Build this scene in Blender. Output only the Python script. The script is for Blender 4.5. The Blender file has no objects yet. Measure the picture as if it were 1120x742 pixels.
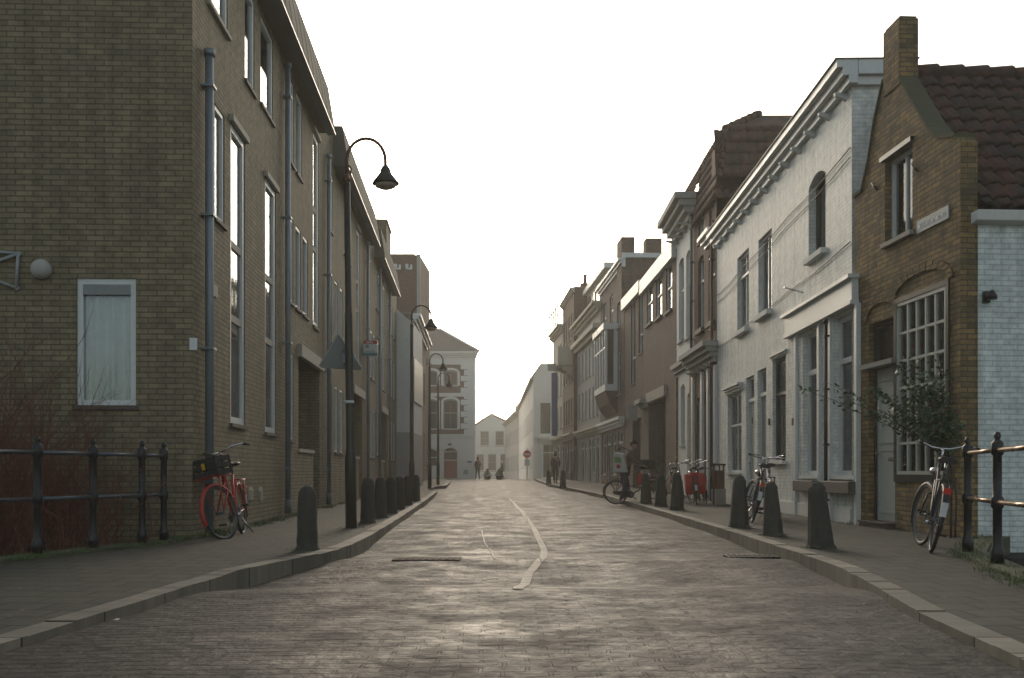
import bpy, bmesh, math, random
from mathutils import Vector, Matrix, Euler
from mathutils.geometry import delaunay_2d_cdt
random.seed(7)
R = math.radians
scene = bpy.context.scene
col = scene.collection
EYE, FPX, CX, HY = 0.83, 1089.0, 560.0, 517.0

# ------------------------------------------------------------------ camera, sky, sun, exposure
cd = bpy.data.cameras.new('camera'); cam = bpy.data.objects.new('camera', cd); col.objects.link(cam)
cam.location = (0, 0, EYE); cam.rotation_euler = (R(90), 0, 0)
cd.sensor_width = 36; cd.lens = 35; cd.shift_y = (HY - 371) / 1120.0
cd.clip_start = 0.05; cd.clip_end = 3000
scene.camera = cam
SUN_AZ, SUN_EL = R(-4.0), R(22)           # azimuth from +Y, clockwise seen from above
w = bpy.data.worlds.new("World"); scene.world = w; w.use_nodes = True
nt = w.node_tree; nt.nodes.clear()
sky = nt.nodes.new('ShaderNodeTexSky'); sky.sky_type = 'NISHITA'; sky.sun_disc = False
sky.sun_elevation = SUN_EL; sky.sun_rotation = SUN_AZ; sky.air_density = 1.0; sky.dust_density = 3.0; sky.ozone_density = 1.0
bg = nt.nodes.new('ShaderNodeBackground'); bg.inputs[1].default_value = 0.15
wo = nt.nodes.new('ShaderNodeOutputWorld')
tn = nt.nodes.new('ShaderNodeMix'); tn.data_type = 'RGBA'; tn.blend_type = 'MULTIPLY'; tn.inputs[0].default_value = 1
tn.inputs[7].default_value = (1.06, 1.0, .83, 1); nt.links.new(sky.outputs[0], tn.inputs[6]); hs = nt.nodes.new('ShaderNodeHueSaturation'); hs.inputs['Saturation'].default_value = .62; nt.links.new(tn.outputs[2], hs.inputs['Color']); nt.links.new(hs.outputs[0], bg.inputs[0]); nt.links.new(bg.outputs[0], wo.inputs[0])
sd = bpy.data.lights.new('sun', 'SUN'); sun = bpy.data.objects.new('sun', sd); col.objects.link(sun)
sd.energy = 0.5; sd.angle = R(40); sd.color = (1.0, 0.85, 0.68)
sdir = Vector((math.sin(SUN_AZ) * math.cos(SUN_EL), math.cos(SUN_AZ) * math.cos(SUN_EL), math.sin(SUN_EL)))
sun.rotation_euler = sdir.to_track_quat('Z', 'Y').to_euler(); sun.location = (0, 60, 60)
vs = scene.view_settings; vs.view_transform = 'Standard'; vs.look = 'None'; vs.gamma = 1; vs.exposure = 0.42; vs.use_curve_mapping = False
scene.cycles.max_bounces = 6; scene.cycles.volume_bounces = 0; scene.cycles.transparent_max_bounces = 12
scene.cycles.use_denoising = True

# ------------------------------------------------------------------ materials
MATS = {}
def newmat(name):
    m = bpy.data.materials.new(name); m.use_nodes = True; MATS[name] = m
    n = m.node_tree.nodes; b = n['Principled BSDF']
    return m, m.node_tree, b
def L(t, a, b): t.links.new(a, b)
def N(t, k, **kw):
    n = t.nodes.new(k)
    for a, v in kw.items(): setattr(n, a, v)
    return n
def noise(t, vec, scale, detail=4, rough=.6):
    n = N(t, 'ShaderNodeTexNoise'); n.inputs['Scale'].default_value = scale; n.inputs['Detail'].default_value = detail
    n.inputs['Roughness'].default_value = rough
    if vec: L(t, vec, n.inputs['Vector'])
    return n.outputs['Fac']
def ramp(t, fac, a, b, ca=(0, 0, 0, 1), cb=(1, 1, 1, 1)):
    r = N(t, 'ShaderNodeValToRGB'); r.color_ramp.elements[0].position = a; r.color_ramp.elements[1].position = b
    r.color_ramp.elements[0].color = ca; r.color_ramp.elements[1].color = cb
    L(t, fac, r.inputs[0]); return r.outputs[0]
def mix(t, fac, a, b, mode='MIX'):
    m = N(t, 'ShaderNodeMix', data_type='RGBA', blend_type=mode)
    for s, v in ((m.inputs[0], fac), (m.inputs[6], a), (m.inputs[7], b)):
        if isinstance(v, (int, float)): s.default_value = v
        elif isinstance(v, tuple): s.default_value = v if len(v) == 4 else (*v, 1)
        else: L(t, v, s)
    return m.outputs[2]
def bump(t, b, h, s, d=.01, prev=None):
    n = N(t, 'ShaderNodeBump'); n.inputs['Strength'].default_value = s; n.inputs['Distance'].default_value = d
    L(t, h, n.inputs['Height'])
    if prev: L(t, prev, n.inputs['Normal'])
    L(t, n.outputs[0], b.inputs['Normal']); return n.outputs[0]
def plain(name, c, rough=.6, metal=0., var=.25, scale=6., bmp=0.):
    m, t, b = newmat(name)
    tc = N(t, 'ShaderNodeTexCoord').outputs['Object']
    f = noise(t, tc, scale); f2 = noise(t, tc, scale * 6)
    d = tuple(x * (1 - var) for x in c); u = tuple(min(1, x * (1 + var)) for x in c)
    c1 = mix(t, f, d, u); c2 = mix(t, ramp(t, f2, .45, .75), c1, tuple(x * .7 for x in c))
    c3 = mix(t, .35, c1, c2)
    L(t, c3, b.inputs['Base Color'])
    r = N(t, 'ShaderNodeMapRange'); r.inputs[3].default_value = max(.02, rough - .12); r.inputs[4].default_value = min(1, rough + .12)
    L(t, f, r.inputs[0]); L(t, r.outputs[0], b.inputs['Roughness'])
    b.inputs['Metallic'].default_value = metal
    if bmp: bump(t, b, f2, bmp, .004)
    return m
def brick(name, c1, c2, mortar, bw=.21, bh=.066, ms=.009, bmp=.8, rough=.85, stain=.35, stainc=None, warp=0., hgt=None, dist=.006, moss=0.):
    m, t, b = newmat(name)
    uv = N(t, 'ShaderNodeUVMap').outputs[0]
    if warp:
        nz = N(t, 'ShaderNodeTexNoise'); nz.inputs['Scale'].default_value = 1.3; L(t, uv, nz.inputs['Vector'])
        v1 = N(t, 'ShaderNodeVectorMath', operation='SCALE'); L(t, nz.outputs['Color'], v1.inputs[0]); v1.inputs[3].default_value = warp
        v2 = N(t, 'ShaderNodeVectorMath', operation='ADD'); L(t, uv, v2.inputs[0]); L(t, v1.outputs[0], v2.inputs[1]); uvw = v2.outputs[0]
    else: uvw = uv
    bt = N(t, 'ShaderNodeTexBrick'); L(t, uvw, bt.inputs['Vector'])
    bt.inputs['Scale'].default_value = 1; bt.inputs['Brick Width'].default_value = bw; bt.inputs['Row Height'].default_value = bh
    bt.inputs['Mortar Size'].default_value = ms; bt.inputs['Mortar Smooth'].default_value = .35; bt.inputs['Bias'].default_value = -.1
    bt.inputs['Color1'].default_value = (*c1, 1); bt.inputs['Color2'].default_value = (*c2, 1); bt.inputs['Mortar'].default_value = (*mortar, 1)
    big = noise(t, uv, .9, 5, .65); med = noise(t, uv, 7, 4); fin = noise(t, uv, 60, 3)
    sc = stainc or tuple(x * .45 for x in c1)
    k = mix(t, ramp(t, big, .48, .72), (0, 0, 0), (stain, stain, stain))
    c = mix(t, k, bt.outputs['Color'], sc)
    sp = mix(t, ramp(t, med, .3, .75), (.75, .75, .75), (1.22, 1.2, 1.16)); c = mix(t, 1., c, sp, 'MULTIPLY')
    st = N(t, 'ShaderNodeVectorMath', operation='MULTIPLY'); L(t, uv, st.inputs[0]); st.inputs[1].default_value = (4.5, .35, 1)
    c = mix(t, 1., c, mix(t, ramp(t, noise(t, st.outputs[0], 1, 5, .65), .42, .72), (1.05, 1.05, 1.04), (.74, .74, .72)), 'MULTIPLY')
    if moss:
        mo = ramp(t, noise(t, uv, 2.2, 6, .7), .5, .68)
        mf = N(t, 'ShaderNodeMath', operation='MULTIPLY'); L(t, mo, mf.inputs[0]); mf.inputs[1].default_value = moss
        c = mix(t, mf.outputs[0], c, (.05, .065, .025))
    L(t, c, b.inputs['Base Color'])
    h = mix(t, .22, bt.outputs['Fac'], fin)
    inv = N(t, 'ShaderNodeMath', operation='SUBTRACT'); inv.inputs[0].default_value = 1; L(t, bt.outputs['Fac'], inv.inputs[1])
    ad = N(t, 'ShaderNodeMath', operation='MULTIPLY_ADD'); L(t, fin, ad.inputs[0]); ad.inputs[1].default_value = .35; L(t, inv.outputs[0], ad.inputs[2])
    ad2 = N(t, 'ShaderNodeMath', operation='MULTIPLY_ADD'); L(t, med, ad2.inputs[0]); ad2.inputs[1].default_value = .8; L(t, ad.outputs[0], ad2.inputs[2])
    bump(t, b, ad2.outputs[0], bmp, dist)
    b.inputs['Roughness'].default_value = rough
    return m

brick('brick_grey', (.255, .215, .130), (.185, .155, .095), (.115, .10, .068), stain=.2)
brick('brick_ochre', (.34, .225, .085), (.13, .09, .05), (.10, .085, .06), warp=.03, stain=.6, stainc=(.05, .055, .03), moss=.6)
brick('brick_dark', (.15, .10, .075), (.08, .056, .044), (.15, .135, .115))
brick('brick_red', (.17, .095, .065), (.11, .07, .05), (.10, .09, .075), stain=.4)
brick('brick_pale', (.32, .30, .25), (.26, .24, .2), (.18, .17, .15))
brick('brick_white', (.76, .80, .79), (.71, .76, .75), (.54, .58, .57), bmp=.6, rough=.6, stain=.2, stainc=(.45, .48, .45), ms=.006)
brick('brick_white_rough', (.72, .78, .78), (.65, .71, .71), (.52, .58, .58), bmp=.8, rough=.6, stain=.35, stainc=(.3, .36, .34), warp=.03)
plain('plaster_white', (.74, .75, .71), .75, var=.1, scale=1.2, bmp=.25)
plain('plaster_grey', (.40, .40, .37), .8, var=.15, scale=1.0, bmp=.25)
plain('plaster_cream', (.58, .54, .43), .8, var=.12, scale=1.0, bmp=.2)
plain('paint_white', (.66, .69, .68), .42, var=.07, scale=3)
plain('paint_grey', (.30, .33, .33), .45, var=.12, scale=3)
plain('paint_dark', (.025, .03, .028), .35, var=.2, scale=3)
plain('paint_green', (.03, .05, .04), .35, var=.2, scale=3)
plain('door_cream', (.48, .50, .45), .4, var=.06, scale=3)
plain('wood_brown', (.13, .06, .03), .5, var=.3, scale=8)
plain('paint_oxide', (.25, .06, .04), .5, var=.2)
plain('concrete', (.42, .39, .33), .8, var=.15, scale=4, bmp=.3)
plain('stone_sill', (.09, .075, .065), .7, var=.3, scale=12, bmp=.3)
plain('lead', (.16, .17, .17), .55, var=.2, scale=4, bmp=.15)
plain('cladding', (.11, .105, .085), .85, var=.15, scale=2)
plain('galvanised', (.21, .26, .29), .45, .35, var=.25, scale=5)
plain('galvanised_dark', (.12, .14, .15), .5, .35, var=.25, scale=5)
plain('iron_black', (.012, .014, .016), .38, .2, var=.3, scale=10, bmp=.2)
plain('iron_green', (.035, .035, .025), .45, .2, var=.3, scale=5, bmp=.2)
plain('copper_brown', (.12, .06, .035), .45, .4, var=.3, scale=5)
plain('rust_dark', (.04, .022, .014), .85, var=.4)
plain('rubber', (.02, .02, .02), .75, var=.2)
plain('chrome', (.55, .56, .57), .22, .9, var=.1)
plain('saddle_black', (.02, .018, .018), .5, var=.2)
plain('bike_red', (.42, .025, .02), .35, var=.12)
plain('bike_black', (.014, .015, .018), .5, var=.15)
plain('bike_blue', (.05, .09, .15), .35, var=.15)
plain('bike_silver', (.42, .45, .46), .35, .4, var=.1)
plain('fabric_red', (.46, .025, .016), .7, var=.15, scale=10)
plain('crate_black', (.015, .017, .017), .5, var=.2)
plain('reflector_red', (.55, .02, .01), .2, var=.05)
plain('reflector_amber', (.6, .35, .03), .2, var=.05)
plain('lamp_glass', (.38, .34, .26), .3, var=.05)
plain('skin', (.42, .25, .18), .55, var=.08)
plain('hair_brown', (.05, .028, .016), .6, var=.3, scale=30)
plain('coat_dark', (.035, .028, .03), .85, var=.2, scale=10)
plain('coat_brown', (.12, .075, .055), .85, var=.2, scale=10)
plain('jeans', (.025, .035, .07), .85, var=.2, scale=10)
plain('shoe', (.10, .09, .08), .6, var=.2)
plain('bag_white', (.55, .56, .52), .6, var=.08)
plain('bag_green', (.18, .34, .10), .6, var=.1)
plain('sign_red', (.48, .03, .02), .4, var=.08)
plain('sign_white', (.62, .65, .66), .4, var=.08)
plain('sign_teal', (.10, .27, .29), .4, var=.08)
plain('sign_blue', (.03, .07, .22), .4, var=.08)
plain('sign_slate', (.20, .27, .30), .5, var=.2, scale=20)
plain('sign_back', (.19, .21, .20), .5, .3, var=.12, scale=6)
plain('curtain_sky_sheen', (.72, .80, .82), .85, var=.15, scale=3)  # light blue cloth, brightened to carry sky reflection in street windows too
plain('curtain_white', (.74, .76, .71), .85, var=.12, scale=3)
plain('curtain_orange_glow', (.55, .36, .14), .8, var=.2, scale=3)  # ochre stands for an orange glow reflected in one window
plain('interior_dark', (.035, .033, .03), .9, var=.2)
plain('bark', (.05, .035, .025), .85, var=.3, scale=20)
plain('twig_red', (.15, .052, .03), .7, var=.4, scale=5)
plain('leaf_green', (.055, .10, .045), .5, var=.4, scale=9)
plain('leaf_dark', (.035, .06, .032), .5, var=.3, scale=9)
plain('berry', (.4, .05, .02), .35, var=.2)
plain('grass_blade', (.07, .12, .03), .7, var=.4, scale=5)
plain('soil', (.035, .03, .02), .95, var=.4, scale=3, bmp=.6)
plain('bollard_stone', (.052, .050, .040), .9, var=.35, scale=7, bmp=.8)
plain('moss_stone', (.075, .08, .045), .95, var=.45, scale=5, bmp=.8)
plain('litter_white', (.7, .7, .7), .6)
plain('water', (.015, .02, .018), .08, var=.2)

def tile_mat(name, a, b_, moss):
    m, t, b = newmat(name)
    uv = N(t, 'ShaderNodeUVMap').outputs[0]
    mp = N(t, 'ShaderNodeVectorMath', operation='MULTIPLY'); L(t, uv, mp.inputs[0]); mp.inputs[1].default_value = (1 / .24, 1 / .30, 1)
    fl = N(t, 'ShaderNodeVectorMath', operation='FLOOR'); L(t, mp.outputs[0], fl.inputs[0])
    wn = N(t, 'ShaderNodeTexWhiteNoise', noise_dimensions='2D'); L(t, fl.outputs[0], wn.inputs['Vector'])
    c = mix(t, wn.outputs['Value'], a, b_)
    c = mix(t, ramp(t, noise(t, uv, 3, 6, .7), .42, .62), c, moss)
    c = mix(t, 1., c, mix(t, noise(t, uv, 25), (.6, .6, .6), (1.3, 1.3, 1.3)), 'MULTIPLY')
    L(t, c, b.inputs['Base Color']); b.inputs['Roughness'].default_value = .8
    bump(t, b, noise(t, uv, 40), .5, .006)
tile_mat('pantile', (.12, .042, .025), (.05, .03, .025), (.028, .026, .02))
tile_mat('pantile_brown', (.17, .08, .05), (.09, .055, .04), (.06, .05, .04))
tile_mat('slate', (.09, .085, .08), (.07, .065, .06), (.05, .05, .045))

def glass_mat(name, tint, rough=.03):
    m, t, b = newmat(name); t.nodes.remove(b); out = t.nodes['Material Output']
    tr = N(t, 'ShaderNodeBsdfTransparent'); tr.inputs[0].default_value = (*tint, 1)
    gl = N(t, 'ShaderNodeBsdfGlossy'); gl.inputs['Roughness'].default_value = rough; gl.inputs[0].default_value = (.9, .93, .95, 1)
    fr = N(t, 'ShaderNodeFresnel'); fr.inputs[0].default_value = 1.65
    nz = N(t, 'ShaderNodeBump'); nz.inputs['Strength'].default_value = .12; nz.inputs['Distance'].default_value = .01
    L(t, noise(t, N(t, 'ShaderNodeTexCoord').outputs['Object'], 2.5, 2), nz.inputs['Height'])
    L(t, nz.outputs[0], gl.inputs['Normal'])
    mx = N(t, 'ShaderNodeMixShader'); L(t, fr.outputs[0], mx.inputs[0]); L(t, tr.outputs[0], mx.inputs[1]); L(t, gl.outputs[0], mx.inputs[2])
    L(t, mx.outputs[0], out.inputs[0])
glass_mat('glass', (.90, .92, .91))
plain('glass_dark', (.035, .04, .04), .1, var=.3, scale=1)

def road_mat():
    m = brick('road_clinker', (.046, .038, .034), (.018, .016, .015), (.008, .008, .007), bw=.20, bh=.105, ms=.011, bmp=1.0, rough=.5, stain=.6, stainc=(.016, .015, .014), warp=.09, dist=.014)
    t = m.node_tree; b = t.nodes['Principled BSDF']
    uv = N(t, 'ShaderNodeUVMap').outputs[0]
    f = noise(t, uv, 1.6, 8, .8)
    r = N(t, 'ShaderNodeMapRange'); r.inputs[1].default_value = .35; r.inputs[2].default_value = .68; r.inputs[3].default_value = .50; r.inputs[4].default_value = .88
    L(t, f, r.inputs[0]); L(t, r.outputs[0], b.inputs['Roughness'])
    # coarse unevenness of the setts
    bn = [n for n in t.nodes if n.type == 'BUMP'][0]
    b2 = N(t, 'ShaderNodeBump'); b2.inputs['Strength'].default_value = 1; b2.inputs['Distance'].default_value = .03
    L(t, noise(t, uv, 3.2, 3, .55), b2.inputs['Height']); 
    b3 = N(t, 'ShaderNodeBump'); b3.inputs['Strength'].default_value = 1; b3.inputs['Distance'].default_value = .02
    L(t, noise(t, uv, 9, 3, .6), b3.inputs['Height']); L(t, b2.outputs[0], b3.inputs['Normal']); L(t, b3.outputs[0], bn.inputs['Normal'])
road_mat()
brick('pavement_tile', (.050, .048, .036), (.026, .027, .020), (.008, .010, .005), bw=.30, bh=.30, ms=.016, bmp=1., rough=.8, stain=.7, stainc=(.03, .033, .02), warp=.03, moss=.3)
brick('kerb_stone', (.22, .20, .16), (.12, .11, .09), (.02, .02, .015), bw=.9, bh=4., ms=.012, bmp=.5, rough=.7, stain=.8, stainc=(.07, .065, .05))
brick('strip_stone', (.24, .215, .18), (.17, .15, .13), (.03, .03, .025), bw=.4, bh=.3, ms=.012, bmp=1, rough=.66, stain=.5, stainc=(.07, .065, .055))
MATS['strip_stone'].node_tree.nodes['Principled BSDF'].inputs['Specular IOR Level'].default_value = .42
MATS['road_clinker'].node_tree.nodes['Principled BSDF'].inputs['Specular IOR Level'].default_value = .38

# ------------------------------------------------------------------ helpers
class MB:
    def __init__(s): s.v = []; s.f = []; s.m = []; s.sm = []
    def quad(s, pts, m=0, sm=False):
        i = len(s.v); s.v += [Vector(p) for p in pts]; s.f.append(list(range(i, i + len(pts)))); s.m.append(m); s.sm.append(sm)
    def box(s, x0, x1, y0, y1, z0, z1, m=0, M=None):
        if x1 < x0: x0, x1 = x1, x0
        if y1 < y0: y0, y1 = y1, y0
        if z1 < z0: z0, z1 = z1, z0
        i = len(s.v); P = [(x0, y0, z0), (x1, y0, z0), (x1, y1, z0), (x0, y1, z0), (x0, y0, z1), (x1, y0, z1), (x1, y1, z1), (x0, y1, z1)]
        s.v += [(M @ Vector(p) if M else Vector(p)) for p in P]
        for f in ((0, 3, 2, 1), (4, 5, 6, 7), (0, 1, 5, 4), (1, 2, 6, 5), (2, 3, 7, 6), (3, 0, 4, 7)):
            s.f.append([i + k for k in f]); s.m.append(m); s.sm.append(False)
        return s
    def tube(s, pts, r, n=8, m=0, cap=True, closed=False):
        pts = [Vector(p) for p in pts]; k = len(pts)
        rs = r if isinstance(r, (list, tuple)) else [r] * k
        rings = []; prev = None
        for j, p in enumerate(pts):
            if closed: d = pts[(j + 1) % k] - pts[j - 1]
            else: d = pts[min(j + 1, k - 1)] - pts[max(j - 1, 0)]
            d.normalize()
            if prev is None:
                a = Vector((0, 0, 1)) if abs(d.z) < .9 else Vector((1, 0, 0))
                prev = d.cross(a).normalized()
            a = (prev - d * prev.dot(d)).normalized(); prev = a; b = d.cross(a)
            i = len(s.v)
            for q in range(n):
                t = 2 * math.pi * q / n; s.v.append(p + (a * math.cos(t) + b * math.sin(t)) * rs[j])
            rings.append(i)
        for j in range(k if closed else k - 1):
            A = rings[j]; B = rings[(j + 1) % k]
            for q in range(n):
                s.f.append([A + q, A + (q + 1) % n, B + (q + 1) % n, B + q]); s.m.append(m); s.sm.append(True)
        if cap and not closed:
            s.f.append([rings[0] + q for q in reversed(range(n))]); s.m.append(m); s.sm.append(False)
            s.f.append([rings[-1] + q for q in range(n)]); s.m.append(m); s.sm.append(False)
        return s
    def lathe(s, prof, n=16, c=(0, 0, 0), m=0, sq=False, M=None, smooth=True):
        c = Vector(c); rings = []
        for r, z in prof:
            i = len(s.v)
            for q in range(n):
                t = 2 * math.pi * (q + (.5 if sq else 0)) / n
                p = c + Vector((r * math.cos(t), r * math.sin(t), z)); s.v.append(M @ p if M else p)
            rings.append(i)
        for A, B in zip(rings, rings[1:]):
            for q in range(n):
                s.f.append([A + q, A + (q + 1) % n, B + (q + 1) % n, B + q]); s.m.append(m); s.sm.append(smooth)
        s.f.append([rings[0] + q for q in reversed(range(n))]); s.m.append(m); s.sm.append(False)
        s.f.append([rings[-1] + q for q in range(n)]); s.m.append(m); s.sm.append(False)
        return s
    def prism(s, poly, d, m=0, M=None):
        """poly: list of 3d points, d: extrusion vector"""
        d = Vector(d); A = [Vector(p) for p in poly]; B = [p + d for p in A]
        if M: A = [M @ p for p in A]; B = [M @ p for p in B]
        i = len(s.v); k = len(A); s.v += A + B
        s.f.append([i + q for q in reversed(range(k))]); s.m.append(m); s.sm.append(False)
        s.f.append([i + k + q for q in range(k)]); s.m.append(m); s.sm.append(False)
        for q in range(k):
            s.f.append([i + q, i + (q + 1) % k, i + k + (q + 1) % k, i + k + q]); s.m.append(m); s.sm.append(False)
        return s
    def build(s, name, mats, parent=None, bevel=0, recalc=True, uvfn=None):
        me = bpy.data.meshes.new(name); me.from_pydata([tuple(v) for v in s.v], [], s.f)
        if isinstance(mats, str): mats = [mats]
        for k in mats: me.materials.append(MATS[k])
        for p, m, sm in zip(me.polygons, s.m, s.sm): p.material_index = m; p.use_smooth = sm
        if recalc:
            bm = bmesh.new(); bm.from_mesh(me); bmesh.ops.recalc_face_normals(bm, faces=bm.faces); bm.to_mesh(me); bm.free()
        uvl = me.uv_layers.new(name='UVMap')
        for p in me.polygons:
            n = p.normal
            if abs(n.z) > .75: fn = lambda c: (c.x, c.y)
            else:
                h = Vector((n.x, n.y)); h.normalize(); sl = 1 / max(.25, math.sqrt(max(0.0001, 1 - n.z * n.z)))
                fn = lambda c, h=h, sl=sl: (-h.y * c.x + h.x * c.y, c.z * sl)
            for li in p.loop_indices:
                c = me.vertices[me.loops[li].vertex_index].co
                uvl.data[li].uv = (uvfn or fn)(c)
        o = bpy.data.objects.new(name, me); col.objects.link(o)
        if parent: o.parent = parent
        if bevel:
            b = o.modifiers.new('bevel', 'BEVEL'); b.width = bevel; b.segments = 2; b.limit_method = 'ANGLE'; b.angle_limit = R(40)
        return o
def tag(o, label=None, cat=None, group=None, kind=None):
    if label: o['label'] = label
    if cat: o['category'] = cat
    if group: o['group'] = group
    if kind: o['kind'] = kind
    return o
def empty(name, loc, rz=0, label=None, cat=None, group=None):
    o = bpy.data.objects.new(name, None); col.objects.link(o); o.location = loc; o.rotation_euler = (0, 0, rz); o.empty_display_size = .2
    return tag(o, label, cat, group)
def copy_tree(o, parent=None):
    c = o.copy(); col.objects.link(c)
    if parent: c.parent = parent
    for ch in list(o.children): copy_tree(ch, c)
    return c
def sstep(a, b, x):
    t = max(0, min(1, (x - a) / (b - a))); return t * t * (3 - 2 * t)
def g(Y):           # level of the pavements along the street
    return .34 * sstep(22, 78, Y) - .30 * sstep(80, 130, Y)
def interp(tab, y):
    if y <= tab[0][0]: return tab[0][1]
    for (a, va), (b, vb) in zip(tab, tab[1:]):
        if y <= b: return va + (vb - va) * (y - a) / (b - a)
    return tab[-1][1]

# ------------------------------------------------------------------ ground, road, pavements
KL = [(-12, -3.4), (0, -2.75), (4.7, -2.45), (6.5, -2.36), (8.3, -2.3), (9.3, -2.12), (10.2, -1.9), (11.3, -1.82), (13, -1.85), (16.4, -1.97), (25, -2.35), (37, -2.85), (40, -3.0), (41, -3.5), (48, -3.7), (50, -3.3), (60, -3.7), (78, -5.4), (96, -9)]
KR = [(-12, 3.2), (0, 2.35), (4.4, 2.24), (5.9, 2.4), (7.06, 2.6), (8.6, 2.84), (10.3, 2.93), (13.7, 3.05), (17, 3.12), (25, 3.22), (34, 3.2), (42, 2.8), (54, 1.95), (64, 1.75), (76, 1.7), (96, 2.0)]
OL = [(-12, -7), (0, -6.4), (5, -5.6), (7, -5.05), (8.2, -4.75), (9.4, -4.45), (10.2, -4.24), (10.9, -4.0), (11.3, -3.97), (12.0, -3.95), (12.06, -3.9), (45, -5.3), (62, -5.5), (96, -12)]
OR = [(-12, 5.2), (0, 3.4), (6, 3.6), (7.3, 3.83), (8.47, 4.15), (9.7, 4.5), (10.8, 5.1), (12.1, 5.9), (12.3, 5.95), (15.5, 5.45), (27, 5.65), (34, 5.7), (46, 5.3), (54, 4.9), (64, 4.2), (72, 3.6), (78, 3.0), (96, 2.7)]
ys = sorted(set([round(-12 + .5 * i, 3) for i in range(0, 60)] + [18 + i for i in range(0, 79)] + [a for t in (KL, KR, OL, OR) for a, _ in t]))
def roadz(x, y):
    u = .03 * math.exp(-((y - 7.2) / .6) ** 2) - .035 * math.exp(-((y - 8.5) / .5) ** 2) + .035 * math.exp(-((y - 10.4) / .6) ** 2) - .03 * math.exp(-((y - 12.4) / 1.0) ** 2) + .014 * math.exp(-((y - 16) / 1.0) ** 2)
    u += .01 * math.sin(y * .9 + x * .7) * sstep(12, 20, y) + .008 * math.sin(x * 1.7 + y * .31) + .015 * math.sin(y * .33 + 1)
    u += .08 * (1 - sstep(5, 10, y))
    return g(y) - .10 + u
mb = MB(); nx = 26
ysr = []
for a, b in zip(ys, ys[1:]):
    n = max(1, int((b - a) / (.25 if a < 24 else .6))); ysr += [a + (b - a) * i / n for i in range(n)]
ysr.append(ys[-1])
for y in ysr:
    xl, xr = interp(KL, y), interp(KR, y)
    for i in range(nx + 1):
        x = xl + (xr - xl) * i / nx; e = min(i, nx - i) / nx
        mb.v.append(Vector((x, y, roadz(x, y) - .02 * (1 - sstep(0, .2, e)))))
for j in range(len(ysr) - 1):
    for i in range(nx):
        a = j * (nx + 1) + i; mb.f.append([a, a + 1, a + nx + 2, a + nx + 1]); mb.m.append(0); mb.sm.append(True)
o = mb.build('road', 'road_clinker'); tag(o, kind='structure')

def pave(name, K, O, sgn):
    mb = MB(); kb = MB(); KW = .17
    for a, b in zip(ys, ys[1:]):
        ka, kb_, oa, ob = interp(K, a), interp(K, b), interp(O, a), interp(O, b)
        ia, ib = ka + sgn * KW, kb_ + sgn * KW; za, zb = g(a), g(b)
        q = [(ia, a, za), (oa, a, za + .03), (ob, b, zb + .03), (ib, b, zb)]
        mb.quad(q); 
        mb.quad([(oa, a, za + .03), (oa, a, za - 1.9), (ob, b, zb - 1.9), (ob, b, zb + .03)])
        h = .010 + .005 * math.sin(a * 7.3) * math.sin(a * 2.9 + sgn)
        kb.quad([(ka, a, za + h), (ia, a, za + h), (ib, b, zb + h), (kb_, b, zb + h)])
        kb.quad([(ka, a, za - .2), (ka, a, za + h), (kb_, b, zb + h), (kb_, b, zb - .2)])
        kb.quad([(ia, a, za - .05), (ia, a, za + h), (ib, b, zb + h), (ib, b, zb - .05)])
    o = mb.build(name, 'pavement_tile'); tag(o, kind='structure')
    o = kb.build('kerb', 'kerb_stone', uvfn=lambda c: (c.y, c.x * .2 + 1.9)); tag(o, kind='structure')
pave('pavement', KL, OL, -1); pave('pavement', KR, OR, 1)
# wide ground to the horizon, stepping down to the canal under the bridge
mb = MB(); gy = [-300, 11.4, 11.5] + list(range(14, 132, 4)) + [160, 300, 1500]
for y in gy:
    for x in (-900, -60, -8, 8, 60, 900): mb.v.append(Vector((x, y, -1.9 if y < 11.45 else g(y) - .16)))
for j in range(len(gy) - 1):
    for i in range(5): a = j * 6 + i; mb.f.append([a, a + 1, a + 7, a + 6]); mb.m.append(0); mb.sm.append(False)
tag(mb.build('ground', 'road_clinker'), kind='structure')
mb = MB()
mb.quad([(-900, 11.39, -1.4), (900, 11.39, -1.4), (900, -300, -1.4), (-900, -300, -1.4)]); tag(mb.build('canal_water', 'water'), kind='structure')
mb = MB()   # planted bank under the gable wall
mb.prism([(-30, 12.03, -1.8), (-30, 12.03, -.25), (-30, 9.2, -.55), (-30, 8.2, -1.8)], (25.6, 0, 0)); tag(mb.build('bank', 'soil'), kind='structure')
# ledges that carry the railings
def ledge(pts, w, name):
    mb = MB()
    for (x0, y0), (x1, y1) in zip(pts, pts[1:]):
        d = Vector((x1 - x0, y1 - y0, 0)).normalized(); n = Vector((d.y, -d.x, 0)) * w
        A = Vector((x0, y0, -1.8)); B = Vector((x1, y1, -1.8)); h = Vector((0, 0, 1.86))
        for q in ([A - n + h, A + n + h, B + n + h, B - n + h], [A - n, A - n + h, B - n + h, B - n], [A + n, A + n + h, B + n + h, B + n]): mb.quad(q)
    A, B = pts[0], pts[-1]
    tag(mb.build(name, 'moss_stone'), kind='structure')
ledge([(-3.99, 12.0), (-3.99, 11.3), (-4.08, 10.9), (-4.28, 10.2), (-4.5, 9.4), (-4.8, 8.2), (-5.15, 7), (-6.5, 0), (-7.1, -11)], .13, 'ledge')
ledge([(5.9, 12.08), (5.1, 10.9), (4.5, 9.75), (4.15, 8.5), (3.84, 7.3), (3.62, 6), (3.42, 0), (5.2, -11)], .13, 'ledge')
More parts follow.
